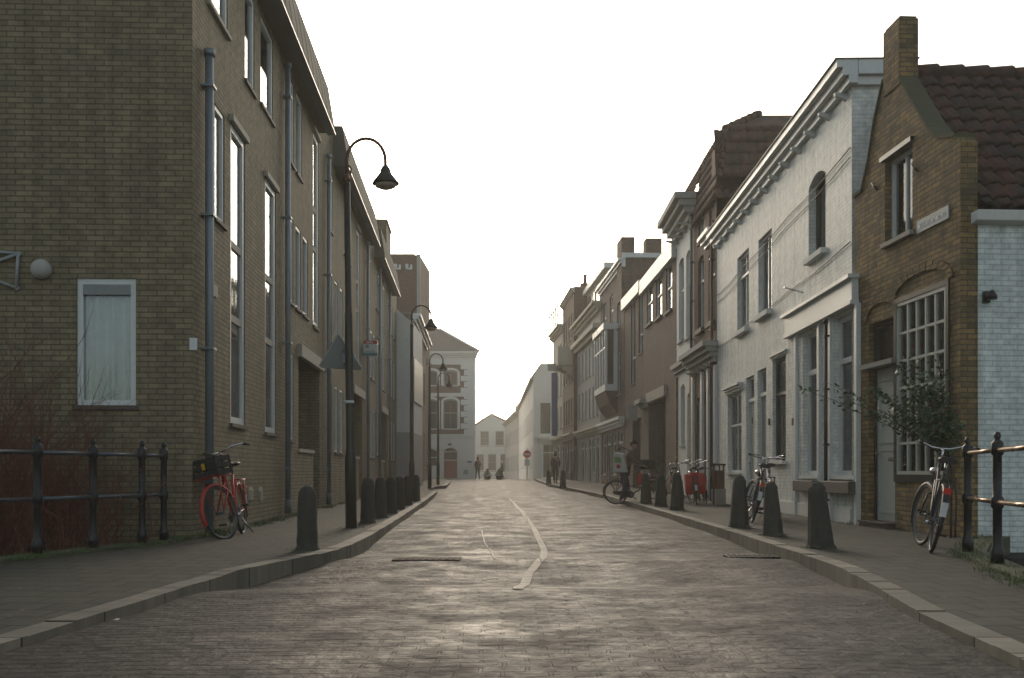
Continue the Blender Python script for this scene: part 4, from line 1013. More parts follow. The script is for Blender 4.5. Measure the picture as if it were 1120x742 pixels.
mb.quad([(W, 0, -.3), (W - .9, 12, -.3), (W - .9, 12, zf(397)), (W, 0, zf(397))]); mb.quad([(W - .9, 12, -.3), (0, 12, -.3), (0, 12, zf(397)), (W - .9, 12, zf(397))])
mb.build('lower_wall', ['plaster_white', 'interior_dark'], E14)
mb = MB()
for i in range(5): z = .6 + i * .75; mb.box(0, W + .01, -.025, 0, z, z + .68) if False else None
mb = MB()
for i in range(12):
    z = zf(477) + .12 + i * ((zf(399) - zf(477)) / 12); h = (zf(399) - zf(477)) / 12
    mb.box(xf(504) if i % 2 else xf(507.5), W + .03, -.09, 0, z, z + h * .9)
mb.box(xf(511.5), W + .04, -.12, 0, zf(477) + .1, zf(398))
mb.build('quoins', 'plaster_white', E14)
for i, o in enumerate(ops):
    if o['c'] < .5: door(E14, o | {'rise': 0}, 'paint_oxide', transom=.68, step=False)
    else: window(E14, o, cols=2, transom=.6 if i % 3 else None, fm='paint_grey' if o['c'] > 3 else 'paint_white', sill='plaster_white', fw=.09, glass='glass_dark', rv=.2)
    if o['c'] > 3 or True:
        t = MB(); w_ = .22; e_ = .07
        t.box(o['a'] - w_, o['a'], -e_, .03, o['c'], o['d']); t.box(o['b'], o['b'] + w_, -e_, .03, o['c'], o['d'])
        t.build('window_surround', 'plaster_white', E14)
        arch(E14, o['a'], o['b'], o['d'], o['rise'], .24, 'plaster_white', name='arch_moulding', n=8, out=.08)
cornice(E14, 0, W, zf(479), zf(475), .15, 'plaster_white', steps=2, name='string_course')
cornice(E14, 0, W, zf(434), zf(430), .1, 'plaster_white', steps=2, name='string_course')
mb = MB(); mb.box(0, W + .04, -.1, 0, zf(399), zf(391)); mb.build('frieze', 'plaster_white', E14)
cornice(E14, 0, W, zf(391), zf(385), .55, 'plaster_white', steps=3, brackets=26)
mb = MB(); ze_ = zf(385) + .02; zr_ = zf(352); a = (W + .4, -.5, ze_); b = (W - .6, 12, ze_); c_ = (xf(478), 5.5, zr_); d_ = (2, 5.5, zr_)
mb.quad([(0, -.5, ze_), a, c_, d_]); mb.quad([a, b, c_]); mb.quad([b, (0, 12, ze_), d_, c_]); mb.quad([(0, 12, ze_), (0, -.5, ze_), d_]); rf = mb.build('roof', 'slate', E14)
mb = MB(); mb.tube([a, c_], .12, 6); mb.tube([c_, d_], .12, 6); mb.build('ridge', 'plaster_white', rf)
mb = MB(); mb.box(xf(511), xf(516), -.06, -.03, zf(506), zf(504.4)); mb.build('name_plate', 'sign_blue', E14)
mb = MB(); mb.box(xf(507), xf(512), -.06, -.03, zf(519), zf(514)); mb.build('wall_plaque', 'sign_teal', E14)
mb = MB(); mb.box(xf(490), xf(494), -.07, -.0, zf(488), zf(485)); mb.build('wall_plaque', 'paint_dark', E14)

# ================================================================== LEFT beyond the apartment block
Yl = 45.1; s = Yl / FPX
F = Fac((-10.5, Yl), ((451 - CX) * s, Yl)); W = F.L; xl = lambda px: (px - CX) * s + 10.5; zl_ = lambda py: EYE + (HY - py) * s - F.base
E15 = empty('white_side_building', (F.P0.x, F.P0.y, F.base), F.rz, 'blank white plastered end wall with sloping top beyond the brick apartment block', 'building')
mb = MB(); mb.prism([(0, 0, zl_(469)), (W, 0, zl_(473)), (W, 0, zl_(352)), (xl(444), 0, zl_(347)), (xl(428), 0, zl_(333)), (0, 0, zl_(320))], (0, 5.0, 0)); mb.build('wall', 'plaster_white', E15)
mb = MB(); mb.box(0, W + .02, -.08, 5, -.3, zl_(473)); mb.build('plinth', 'plaster_grey', E15)
mb = MB(); mb.box(W, W + .06, .3, 4.6, 4.0, 6.0); mb.build('shutter', 'paint_grey', E15)
E16, F = rowhouse('brown_corner_house', 'dark brown brick house with white eaves cornice behind the blank white wall', 'house', (-4.98, 50.15), (-5.38, 62), 8, 8.0, 'brick_red', [(.3, 2.4, 4), (4, 6, 4)], 4, ww=.4, cor=(.4, .4))
F = Fac((-13, 60.0), ((455.5 - CX) * 60 / FPX, 60)); W = F.L
E17 = empty('tall_brick_tower', (F.P0.x, 62.1, F.base), 0, 'tall windowless brown brick block rising behind the left-hand houses', 'building')
mb = MB(); hh = F.r((HY - 279) * 62.1 / FPX); mb.prism([(0, 0, 0), (W, 0, 0), (W + .2, 5, 0), (0, 5, 0)], (0, 0, hh)); mb.build('wall', 'brick_red', E17)
mb = MB(); mb.box(W - .18, W + .06, -.03, .2, 0, hh + .05); mb.box(0, W - .3, -.05, .1, hh, hh + .06); mb.build('corner_trim', 'plaster_grey', E17)
mb = MB()
for px in (431, 443.5):
    x = (px - CX) * 62.1 / FPX + 13; z = F.r((HY - 295) * 62.1 / FPX)
    mb.box(x, x + .18, -.06, 0, z, z + .35); mb.box(x, x + .42, -.06, 0, z, z + .1); mb.box(x + .3, x + .42, -.06, 0, z + .1, z + .3)
mb.build('wall_anchor', 'paint_white', E17)
# buildings deep behind to close side gaps
E18, F = rowhouse('rear_house', 'plain brown house half hidden left of the corner mansion', 'house', (-5.6, 63), (-8.5, 92), 6, 7.2, 'brick_dark', [(.3, 2.2, 6), (3.8, 5.6, 6)], 6, ww=.35, cor=(.3, .3))

# ================================================================== railings
def railing(name, label, pts, top, mid, mat_rail, dome=True, ext=None):
    e = empty(name, (pts[0][0], pts[0][1], .06), 0, label, 'railing'); B = Vector((pts[0][0], pts[0][1], .06))
    for (x, y) in pts:
        c = Vector((x, y, .06)) - B
        mb = MB(); prof = [(.054, 0), (.054, .10), (.044, .13), (.037, .16), (.037, .46), (.052, .48), (.052, .55), (.037, .57), (.035, .91), (.05, .93), (.05, 1.02), (.038, 1.035), (.022, 1.05), (.024, 1.06), (.03, 1.08), (.02, 1.11), (.0005, 1.12)]
        mb.lathe(prof, 14, c=c); mb.build('post', 'iron_black', e)
    path = pts + (ext or [])
    for a, b in zip(path, path[1:]):
        for z in (top, mid):
            mb = MB(); mb.tube([(a[0] - B.x, a[1] - B.y, z - .06), (b[0] - B.x, b[1] - B.y, z - .06)], .021, 8); mb.build('rail', mat_rail, e)
    return e
plain('rail_left', (.10, .12, .14), .35, .5, var=.2); plain('rail_right', (.22, .15, .09), .3, .6, var=.25)  # golden glints on the right rails are put into their base colour
railing('bridge_railing', 'dark iron bridge railing with grey rails in front of the red-twigged bush', [(-3.97, 11.35), (-4.05, 10.9), (-4.27, 10.15), (-4.48, 9.4), (-4.86, 8.1), (-5.25, 6.6), (-5.6, 5.0), (-5.95, 3.4)], 1.02, .58, 'rail_left')
railing('bridge_railing', 'dark iron bridge railing with rails coloured like bronze glints in front of the white side wall', [(4.44, 9.7), (4.12, 8.45), (3.83, 7.2), (3.62, 5.9), (3.55, 4.4), (3.5, 2.9)], 1.02, .58, 'rail_right')

# ================================================================== bollards
def jitter(mb, a=.005):
    for v in mb.v: v.x += random.uniform(-a, a); v.y += random.uniform(-a, a); v.z += random.uniform(-a, a)
def bollard_round():
    e = empty('bollard', (0, 0, 0)); mb = MB()
    mb.lathe([(.145, -.05), (.14, .015), (.123, .04), (.122, .1), (.119, .2), (.115, .32), (.111, .44), (.108, .55), (.105, .62), (.095, .68), (.07, .725), (.035, .745), (.0005, .75)], 16); jitter(mb); mb.build('post', 'bollard_stone', e)
    return e
def bollard_square():
    e = empty('bollard', (0, 0, 0)); mb = MB(); 
    mb.lathe([(.18, -.05), (.165, .015), (.142, .04), (.135, .12), (.098, .64), (.092, .68), (.05, .735), (.0005, .745)], 8, sq=True, smooth=False); jitter(mb, .007); mb.build('post', 'bollard_stone', e, bevel=.012)
    return e
def rpv(px, py):
    Y = FPX * .83 / (py - HY)
    for _ in range(6): Y = FPX * (EYE - g(Y)) / (py - HY)
    return ((px - CX) * Y / FPX, Y)
br = None; bs = None
LB = [((-2.2, 10.7), 'mossy round-topped stone bollard standing alone near the red bicycle', 0, .92),
      ((-2.36, 16.3), 'round-topped stone bollard just behind the tall street lamp post', 0, 1.0), ((-2.40, 18.2), 'second stone bollard behind the street lamp post on the left pavement', 0, 1.0),
      ((-2.44, 20.1), 'third stone bollard behind the street lamp post on the left pavement', 0, 1.0), ((-2.52, 22.3), 'fourth stone bollard behind the street lamp post on the left pavement', 0, 1.0),
      ((-2.62, 25.0), 'fifth stone bollard behind the street lamp post on the left pavement', 0, 1.0), ((-2.72, 28.2), 'last stone bollard of the left row, near the second street lamp', 0, 1.0)]
RB = [((3.38, 10.9), 'leaning square stone bollard opposite the shopfront, nearest on the right', 1, .98, (0, R(-3.5))), ((3.43, 13.1), 'stone bollard right of the silver and black bicycles', 1, .95, (0, R(-2))), ((3.43, 15.05), 'stone bollard left of the silver and black bicycles', 1, 1.05, (0, R(1))),
      ((3.63, 21.9), 'dark stone bollard in front of the bicycle with red panniers', 1, 1.12, (0, 0)), ((3.62, 24.2), 'middle one of three dark stone bollards near the delivery cyclist', 1, 1.08, (0, 0)), ((3.55, 26.4), 'stone bollard right beside the delivery cyclist', 1, 1.1, (0, 0)),
      ((2.0, 54.5), 'small distant bollard at the right kerb near the pedestrian', 1, 1.0, (0, 0)), ((2.35, 46), 'distant slim bollard on the right pavement past the delivery cyclist', 1, 1.1, (0, 0))]
for row in LB + RB:
    (x, y), lab, kind, sc = row[:4]; rot = row[4] if len(row) > 4 else (0, 0)
    if kind == 0: b_ = br = (bollard_round() if br is None else copy_tree(br))
    else: b_ = bs = (bollard_square() if bs is None else copy_tree(bs))
    b_.location = (x, y, g(y)); b_.scale = (sc, sc, sc); b_.rotation_euler = (rot[0], rot[1], random.uniform(-.15, .15)); tag(b_, lab, 'bollard', 'stone bollards along the pavement')

# ================================================================== street lamps
def street_lamp():
    e = empty('street_lamp', (0, 0, 0))
    mb = MB(); mb.lathe([(.085, -.05), (.085, 1.05), (.075, 1.1), (.062, 1.2), (.058, 3.2), (.05, 3.25), (.047, 5.25)], 14); mb.build('pole', 'iron_green', e)
    mb = MB(); pts = [(0, 0, 5.2)]
    for i in range(0, 15): t = math.pi * i / 14; pts.append((.29 - .29 * math.cos(t), 0, 5.52 + .33 * math.sin(t)))
    pts.append((.58, 0, 5.42)); mb.tube(pts, .026, 8); mb.lathe([(.05, 5.2), (.06, 5.24), (.03, 5.32)], 10); mb.build('arm', 'copper_brown', e)
    mb = MB(); mb.tube([(.02, 0, 5.45), (.07, 0, 5.40), (.05, 0, 5.32)], .015, 6); mb.build('scroll', 'copper_brown', e)
    mb = MB(); mb.lathe([(.035, 5.44), (.05, 5.42), (.075, 5.38), (.085, 5.33), (.10, 5.31), (.20, 5.18), (.205, 5.165), (.17, 5.16)], 18, c=(.58, 0, 0)); s_ = mb.build('lamp_shade', 'iron_green', e)
    mb = MB(); mb.lathe([(.165, 5.16), (.15, 5.12), (.08, 5.09), (.0005, 5.085)], 16, c=(.58, 0, 0)); mb.build('diffuser', 'lamp_glass', s_)
    return e
lamp = None
for (x, y), lab, lean, sc in (((-2.39, 14.8), 'tall curved-arm street lamp with the back of a triangular sign on its post', R(-.7), .99), ((-3.02, 30), 'curved-arm street lamp rising above the row of left bollards', 0, 1.0), ((-3.64, 44), 'curved-arm street lamp in front of the mansion, the taller looking of the distant pair', 0, 1.02), ((-3.86, 52), 'most distant curved-arm street lamp, before the mansion door', 0, 1.0)):
    lamp = street_lamp() if lamp is None else copy_tree(lamp)
    lamp.location = (x, y, g(y)); lamp.rotation_euler = (0, lean, 0); lamp.scale = (sc,) * 3; tag(lamp, lab, 'street lamp', 'curved-arm street lamps')
# triangular road sign seen from behind
Y = 14.9; s = Y / FPX; e = empty('road_sign', (-2.42, Y, g(Y)), 0, 'grey back of a triangular road sign clamped to the nearest lamp post', 'road sign')
zz = lambda py: EYE + (HY - py) * s
P = lambda px, py, d=0: ((px - CX) * s + 2.42, .09 + d, zz(py))
mb = MB(); mb.prism([P(351, 402), P(347.5, 399.5), P(367, 365.5), P(371, 365.5), P(394, 400, .1), P(391.5, 403.5, .1)], (0, .012, 0)); mb.build('plate', 'sign_back', e)
mb = MB(); mb.tube([P(348, 400), P(369, 364.5), P(394, 401.5, .1)], .008, 6); mb.build('rim', 'sign_white', e)  # white puts the lit edge of the plate into the rim colour
mb = MB()
for py_ in (384.5, 399): a = P(381, py_); mb.lathe([(.075, 0), (.075, .03)], 12, c=(a[0], 0, a[2])); mb.box(a[0] - .03, a[0] + .03, .05, .1, a[2], a[2] + .03)
mb.box(P(381, 0)[0] - .1, P(381, 0)[0] + .07, .075, .09, zz(398), zz(386)); mb.build('clamps', 'galvanised', e)
mb = MB(); a = P(381, 442); mb.lathe([(.082, 0), (.082, .04)], 12, c=(a[0] + .02, -.1, a[2])); mb.build('sticker_band', 'sign_white', e)
# estate agent board on the brick facade
Y = 31.2; s = Y / FPX; e = empty('agent_board', ((397.5 - CX) * s - .0, Y, g(Y)), 0, 'small red, white and teal letting board projecting from the brick facade', 'sign board')
w_ = 15.5 * s; zz = lambda py: EYE + (HY - py) * s - g(Y)
mb = MB(); mb.box(0, w_, -.02, .02, zz(389.8), zz(372.8)); mb.build('board', 'sign_white', e)
mb = MB(); mb.box(0.002, w_ - .002, -.026, -.02, zz(376.5), zz(372.9)); mb.build('red_band', 'sign_red', e)
mb = MB(); mb.box(0.002, w_ - .002, -.026, -.02, zz(389.7), zz(386)); mb.build('teal_band', 'sign_teal', e)
mb = MB()
for i in range(6): mb.box(.09 + i * .036, .115 + i * .036, -.03, -.026, zz(375.8), zz(373.8))
mb.build('lettering', 'sign_white', e)
mb = MB(); mb.box(.07, .17, -.026, -.02, zz(380.8), zz(378)); mb.prism([(.07, -.026, zz(378)), (.17, -.026, zz(378)), (.15, -.026, zz(377))], (0, .006, 0))
for i in range(7): mb.box(.06 + i * .045, .09 + i * .045, -.026, -.02, zz(384.9), zz(383.9))
mb.build('printed_mark', 'sign_teal', e)
mb = MB(); mb.tube([(0, 0, zz(374)), (-.16, 0, zz(374))], .012, 6); mb.tube([(0, 0, zz(388)), (-.16, 0, zz(388))], .012, 6); mb.build('bracket', 'galvanised', e)
# no-entry sign
Y = 82; s = Y / FPX; x = (576.5 - CX) * s; e = empty('no_entry_sign', (x, Y, g(Y)), 0, 'round red no-entry sign with white plate below on a pole before the white shop', 'road sign')
zc = EYE + (HY - 497) * s - g(Y)
mb = MB(); mb.tube([(0, 0, -.1), (0, 0, zc + .5)], .035, 8); mb.build('pole', 'galvanised', e)
rot = Matrix.Translation((0, -.05, zc)) @ Euler((R(90), 0, 0)).to_matrix().to_4x4()
mb = MB(); mb.lathe([(.32, 0), (.32, .02)], 28, M=rot); dsk = mb.build('disc', 'sign_red', e)
mb = MB(); mb.box(-.24, .24, -.08, -.072, zc - .055, zc + .055); mb.build('white_bar', 'sign_white', dsk)
mb = MB(); mb.box(-.2, .2, -.06, -.04, zc - .95, zc - .42); mb.build('sub_plate', 'sign_white', e)

# ================================================================== bicycles
def bicycle(label, cat, color, loc, yaw, lean=0, steer=0, crate=None, pannier=None, basket=None, step=True, rackc='iron_black', guard=None, sad='saddle_black', stand=True, bars='chrome'):
    e = empty('bicycle', loc, 0, label, cat, 'parked bicycles'); e.rotation_mode = 'XYZ'
    e.rotation_euler = (Matrix.Rotation(yaw, 4, 'Z') @ Matrix.Rotation(lean, 4, 'X')).to_euler()
    guard = guard or color; r = .335; RA = Vector((0, 0, r)); FA = Vector((1.08, 0, r)); BB = Vector((.44, 0, .28)); ST = Vector((.25, 0, .80)); HT = Vector((.82, 0, .92)); HB = Vector((.875, 0, .70))
    ax = (HT - HB).normalized(); SM_ = Matrix.Translation(HB) @ Matrix.Rotation(steer, 4, ax) @ Matrix.Translation(-HB)
    mb = MB(); mb.tube([BB, ST], .016, 8); mb.tube([HT, HB], .02, 8)
    if step: mb.tube([HB + Vector((0, 0, .05)), Vector((.66, 0, .42)), BB], .019, 8); mb.tube([HT - Vector((0, 0, .06)), Vector((.62, 0, .56)), BB.lerp(ST, .42)], .014, 8)
    else: mb.tube([HB, BB], .018, 8); mb.tube([HT - Vector((0, 0, .03)), ST - Vector((0, 0, .05))], .016, 8)
    for sy in (-.05, .05):
        mb.tube([BB + Vector((0, sy * .6, 0)), RA + Vector((0, sy, 0))], .010, 6); mb.tube([ST - Vector((0, -sy * .4, .08)), RA + Vector((0, sy, 0))], .009, 6)
    mb.build('frame', color, e)
    mb = MB(); F1 = HB - ax * .12
    mb.tube([SM_ @ HB, SM_ @ F1], .016, 8)
    for sy in (-.05, .05): mb.tube([SM_ @ F1, SM_ @ (F1 + Vector((.0, sy, 0))), SM_ @ (FA + Vector((0, sy, 0)))], .011, 6)
    mb.build('fork', color, e)
    for nm, C_, Mx in (('rear', RA, Matrix.Identity(4)), ('front', FA, SM_)):
        mb = MB(); n = 36
        ring = lambda rr: [Mx @ (C_ + Vector((rr * math.cos(2 * math.pi * i / n), 0, rr * math.sin(2 * math.pi * i / n)))) for i in range(n)]
        mb.tube(ring(r - .028), .011, 6, closed=True)
        for i in range(22):
            t = 2 * math.pi * i / 22; t2 = t + (.35 if i % 2 else -.35); sy = .025 if i % 4 < 2 else -.025
            mb.tube([Mx @ (C_ + Vector((.02 * math.cos(t2), sy, .02 * math.sin(t2)))), Mx @ (C_ + Vector(((r - .03) * math.cos(t), 0, (r - .03) * math.sin(t))))], .0018, 3, cap=False)
        mb.tube([Mx @ (C_ + Vector((0, -.06, 0))), Mx @ (C_ + Vector((0, .06, 0)))], .017, 8)
        wl = mb.build('wheel', 'galvanised_dark' if color != 'bike_silver' else 'chrome', e)
        mb = MB(); mb.tube(ring(r - .014), .019, 8, closed=True); mb.build('tyre', 'rubber', wl)
        mb = MB(); g0, g1 = (R(-5), R(200)) if nm == 'rear' else (R(-20), R(150)); k_ = 16; off = R(0) if nm == 'rear' else R(0)
        pv = None
        for i in range(k_ + 1):
            t = g0 + (g1 - g0) * i / k_; q = []
            for dy, dr in ((-.026, -.012), (-.02, .008), (0, .016), (.02, .008), (.026, -.012)):
                q.append(Mx @ (C_ + Vector(((r + .022 + dr) * math.cos(t), dy, (r + .022 + dr) * math.sin(t)))))
            if pv:
                for j in range(4): mb.quad([pv[j], pv[j + 1], q[j + 1], q[j]], sm=True)
            pv = q
        mb.build('mudguard', guard, e, recalc=False)
    mb = MB(); H0 = HT; H1_ = HT + ax * .14
    mb.tube([SM_ @ H0, SM_ @ H1_, SM_ @ (H1_ + Vector((.05, 0, .015)))], .013, 8)
    for sy in (-1, 1):
        C0 = H1_ + Vector((.05, 0, .015)); pts = [C0, C0 + Vector((.03, .1 * sy, .01)), C0 + Vector((.0, .22 * sy, .05)), C0 + Vector((-.09, .28 * sy, .055)), C0 + Vector((-.2, .29 * sy, .04))]
        mb.tube([SM_ @ p for p in pts], .011, 8)
    hb = mb.build('handlebar', bars, e)
    for sy in (-1, 1):
        C0 = H1_ + Vector((.05, 0, .015)); mb = MB(); mb.tube([SM_ @ (C0 + Vector((-.12, .287 * sy, .05))), SM_ @ (C0 + Vector((-.24, .292 * sy, .035)))], .017, 8); mb.build('grip', 'rubber', hb)
    mb = MB(); mb.tube([ST, ST + Vector((-.03, 0, .12))], .013, 8); sp_ = mb.build('seat_post', 'chrome', e)
    mb = MB(); S0 = ST + Vector((-.04, 0, .13))
    prof = [(-.13, .085, .03), (-.09, .10, .035), (-.02, .085, .03), (.05, .045, .025), (.13, .022, .015)]
    pv = None
    for x, hw, hh_ in prof:
        q = [S0 + Vector((x, hw * math.cos(t), hh_ * math.sin(t) + .01)) for t in [2 * math.pi * i / 12 for i in range(12)]]
        if pv:
            for j in range(12): mb.quad([pv[j], pv[(j + 1) % 12], q[(j + 1) % 12], q[j]], sm=True)
        else: mb.quad(list(reversed(q)))
        pv = q
    mb.quad(pv); mb.build('saddle', sad, e)
    mb = MB(); z = .73
    for sy in (-.06, -.02, .02, .06): mb.tube([(.16, sy, z), (-.28, sy, z)], .007, 6)
    for x in (.1, -.1, -.27): mb.box(x - .008, x + .008, -.065, .065, z - .006, z + .006)
    for sy in (-.062, .062): mb.tube([(0, sy, r), (-.2, sy, z)], .006, 6); mb.tube([(0, sy, r), (.08, sy, z)], .006, 6)
    mb.build('luggage_rack', rackc, e)
    mb = MB(); mb.tube([BB + Vector((0, -.07, 0)), BB + Vector((0, .07, 0))], .02, 8)
    mb.tube([BB + Vector((0, -.07, 0)), BB + Vector((.12, -.08, -.11))], .01, 6); mb.tube([BB + Vector((0, .07, 0)), BB + Vector((-.12, .08, .11))], .01, 6)
    mb.lathe([(.09, 0), (.09, .006)], 20, M=Matrix.Translation(BB + Vector((0, -.04, 0))) @ Matrix.Rotation(R(90), 4, 'X')); ck = mb.build('crank', 'chrome', e)
    mb = MB(); mb.box(.08, .17, -.17, -.085, .155, .18); mb.box(.27, .36, .085, .17, .38, .405)
    mb = MB()
    for c_, sy in ((BB + Vector((.12, 0, -.11)), -1), (BB + Vector((-.12, 0, .11)), 1)): mb.box(c_.x - .04, c_.x + .04, sy * .085, sy * .175, c_.z - .012, c_.z + .012)
    mb.build('pedals', 'rubber', ck)
    mb = MB(); mb.prism([(-.06, -.055, r + .05), (.45, -.055, .37), (.53, -.055, .30), (.5, -.055, .2), (.43, -.055, .18), (-.05, -.055, r - .05), (-.08, -.055, r)], (0, .015, 0)); mb.build('chain_case', 'bike_black' if color != 'bike_black' else 'rubber', e)
    mb = MB(); mb.lathe([(.02, -.05), (.04, -.03), (.045, .02), (.0005, .025)], 14, M=SM_ @ Matrix.Translation((.96, 0, .83)) @ Matrix.Rotation(R(90), 4, 'Y')); mb.build('headlight', 'chrome', e)
    mb = MB(); mb.box(-.375, -.345, -.035, .035, .60, .66); mb.build('rear_light', 'reflector_red', e)
    mb = MB(); mb.box(-.395, -.38, -.03, .03, .38, .52); mb.build('mudguard_patch', 'sign_white', e)
    if stand: mb = MB(); mb.tube([(.25, .04, .24), (.18, .16, .02)], .009, 6); mb.build('kickstand', 'chrome', e)
    if crate:
        mb = MB(); z0 = .80; z1 = 1.02; x0, x1 = .90, 1.20; y0, y1 = -.185, .185; t = .012
        for zz_ in (z0, z0 + .08, z0 + .16): 
            h = .055
            for q in ((x0, x1, y0, y0 + t), (x0, x1, y1 - t, y1), (x0, x0 + t, y0 + t, y1 - t), (x1 - t, x1, y0 + t, y1 - t)): mb.box(*q, zz_, zz_ + h, M=SM_)
        for (x, y) in ((x0, y0), (x1 - .02, y0), (x0, y1 - .02), (x1 - .02, y1 - .02), ((x0 + x1) / 2, y0), ((x0 + x1) / 2, y1 - .02)): mb.box(x - .002, x + .022, y - .002, y + .022, z0, z1, M=SM_)
        mb.box(x0, x1, y0, y1, z0 - .01, z0, M=SM_); mb.build('crate', 'crate_black', e)
        mb = MB(); mb.box(x1 + .001, x1 + .006, -.025, .02, z0 + .08, z0 + .16, M=SM_); mb.build('crate_badge', 'reflector_amber', e)
        mb = MB()
        for sy in (-.12, 0, .12): mb.tube([SM_ @ Vector((.86, sy, .785)), SM_ @ Vector((1.26, sy, .785))], .008, 6)
        for sy in (-.12, .12): mb.tube([SM_ @ Vector((1.08, sy * .5, r)), SM_ @ Vector((1.12, sy, .785))], .007, 6)
        mb.build('front_rack', color, e)
    if pannier:
        for sy in (-1, 1):
            mb = MB(); ya = .07 * sy; yb = .25 * sy
            mb.prism([(-.32, ya, .80), (.08, ya, .80), (.1, ya, .60), (.04, ya, .30), (-.26, ya, .28), (-.34, ya, .5)], (0, yb - ya, 0)); mb.build('pannier', pannier, e, bevel=.025)
        mb = MB(); mb.box(-.28, .06, -.12, .12, .735, .83); mb.build('pannier_flap', pannier, e, bevel=.01)
    if basket:
        mb = MB(); mb.box(-.3, .05, -.15, .15, .75, .78); mb.build('rack_pad', basket, e)
    return e
Y = 12.25
bicycle('red city bicycle with black front crate leaning against the brick wall', 'bicycle', 'bike_red', (-3.56, 13.2, g(12.8) + .01), R(-85), lean=R(7), steer=R(-25), crate=1, rackc='bike_red', guard='bike_red')
bicycle('black bicycle leaning against the bridge railing post beside the ochre house', 'bicycle', 'bike_black', (4.18, 9.95, .03), R(72.5), lean=R(11), steer=R(14), sad='saddle_black', guard='bike_black', stand=False)
bicycle('silver city bicycle with black saddle parked between two bollards by the white house', 'bicycle', 'bike_silver', (4.40, 17.0, .02), R(79), lean=R(1), steer=R(-12), guard='bike_silver')
bicycle('black bicycle with muddy tyre parked tight behind the silver bicycle', 'bicycle', 'bike_black', (3.88, 16.1, .02), R(80), lean=R(13), steer=R(14), guard='bike_black', step=False)
bicycle('bicycle with bright red double panniers in front of the narrow white house', 'bicycle', 'bike_black', (4.68, 25.3, g(25)), R(84), lean=R(-4), steer=R(15), pannier='fabric_red')
bicycle('dark bicycle standing right against the one with red panniers', 'bicycle', 'bike_black', (4.98, 25.6, g(25)), R(88), lean=R(-6), steer=R(-5))
bicycle('pale blue bicycle parked by the garage entrance, seen between bollards', 'bicycle', 'bike_blue', (4.45, 27.0, g(27)), R(70), lean=R(-4), steer=R(20))
bicycle('dark bicycle parked by the garage building behind the delivery cyclist', 'bicycle', 'bike_black', (4.3, 30.2, g(30)), R(40), lean=R(-4), steer=R(20))

# ================================================================== people
def skin_obj(name, pts, edges, mat, parent, root=0, sub=2, mats=None):
    me = bpy.data.meshes.new(name); me.from_pydata([tuple(p[0]) for p in pts], edges, []); o = bpy.data.objects.new(name, me); col.objects.link(o)
    sk = o.modifiers.new('skin', 'SKIN'); sk.use_smooth_shade = True; sk.branch_smoothing = .4
    for i, p in enumerate(pts):
        rr = p[1] if isinstance(p[1], tuple) else (p[1], p[1]); me.skin_vertices[0].data[i].radius = rr
    me.skin_vertices[0].data[root].use_root = True
    ss = o.modifiers.new('sub', 'SUBSURF'); ss.levels = sub; ss.render_levels = sub
    dg = bpy.context.evaluated_depsgraph_get(); nm = bpy.data.meshes.new_from_object(o.evaluated_get(dg))
    bpy.data.objects.remove(o); bpy.data.meshes.remove(me)
    o = bpy.data.objects.new(name, nm); col.objects.link(o); o.parent = parent
    nm.materials.clear(); nm.materials.append(MATS[mat])
    for p in nm.polygons: p.use_smooth = True
    if not nm.uv_layers: nm.uv_layers.new(name='UVMap')
    return o
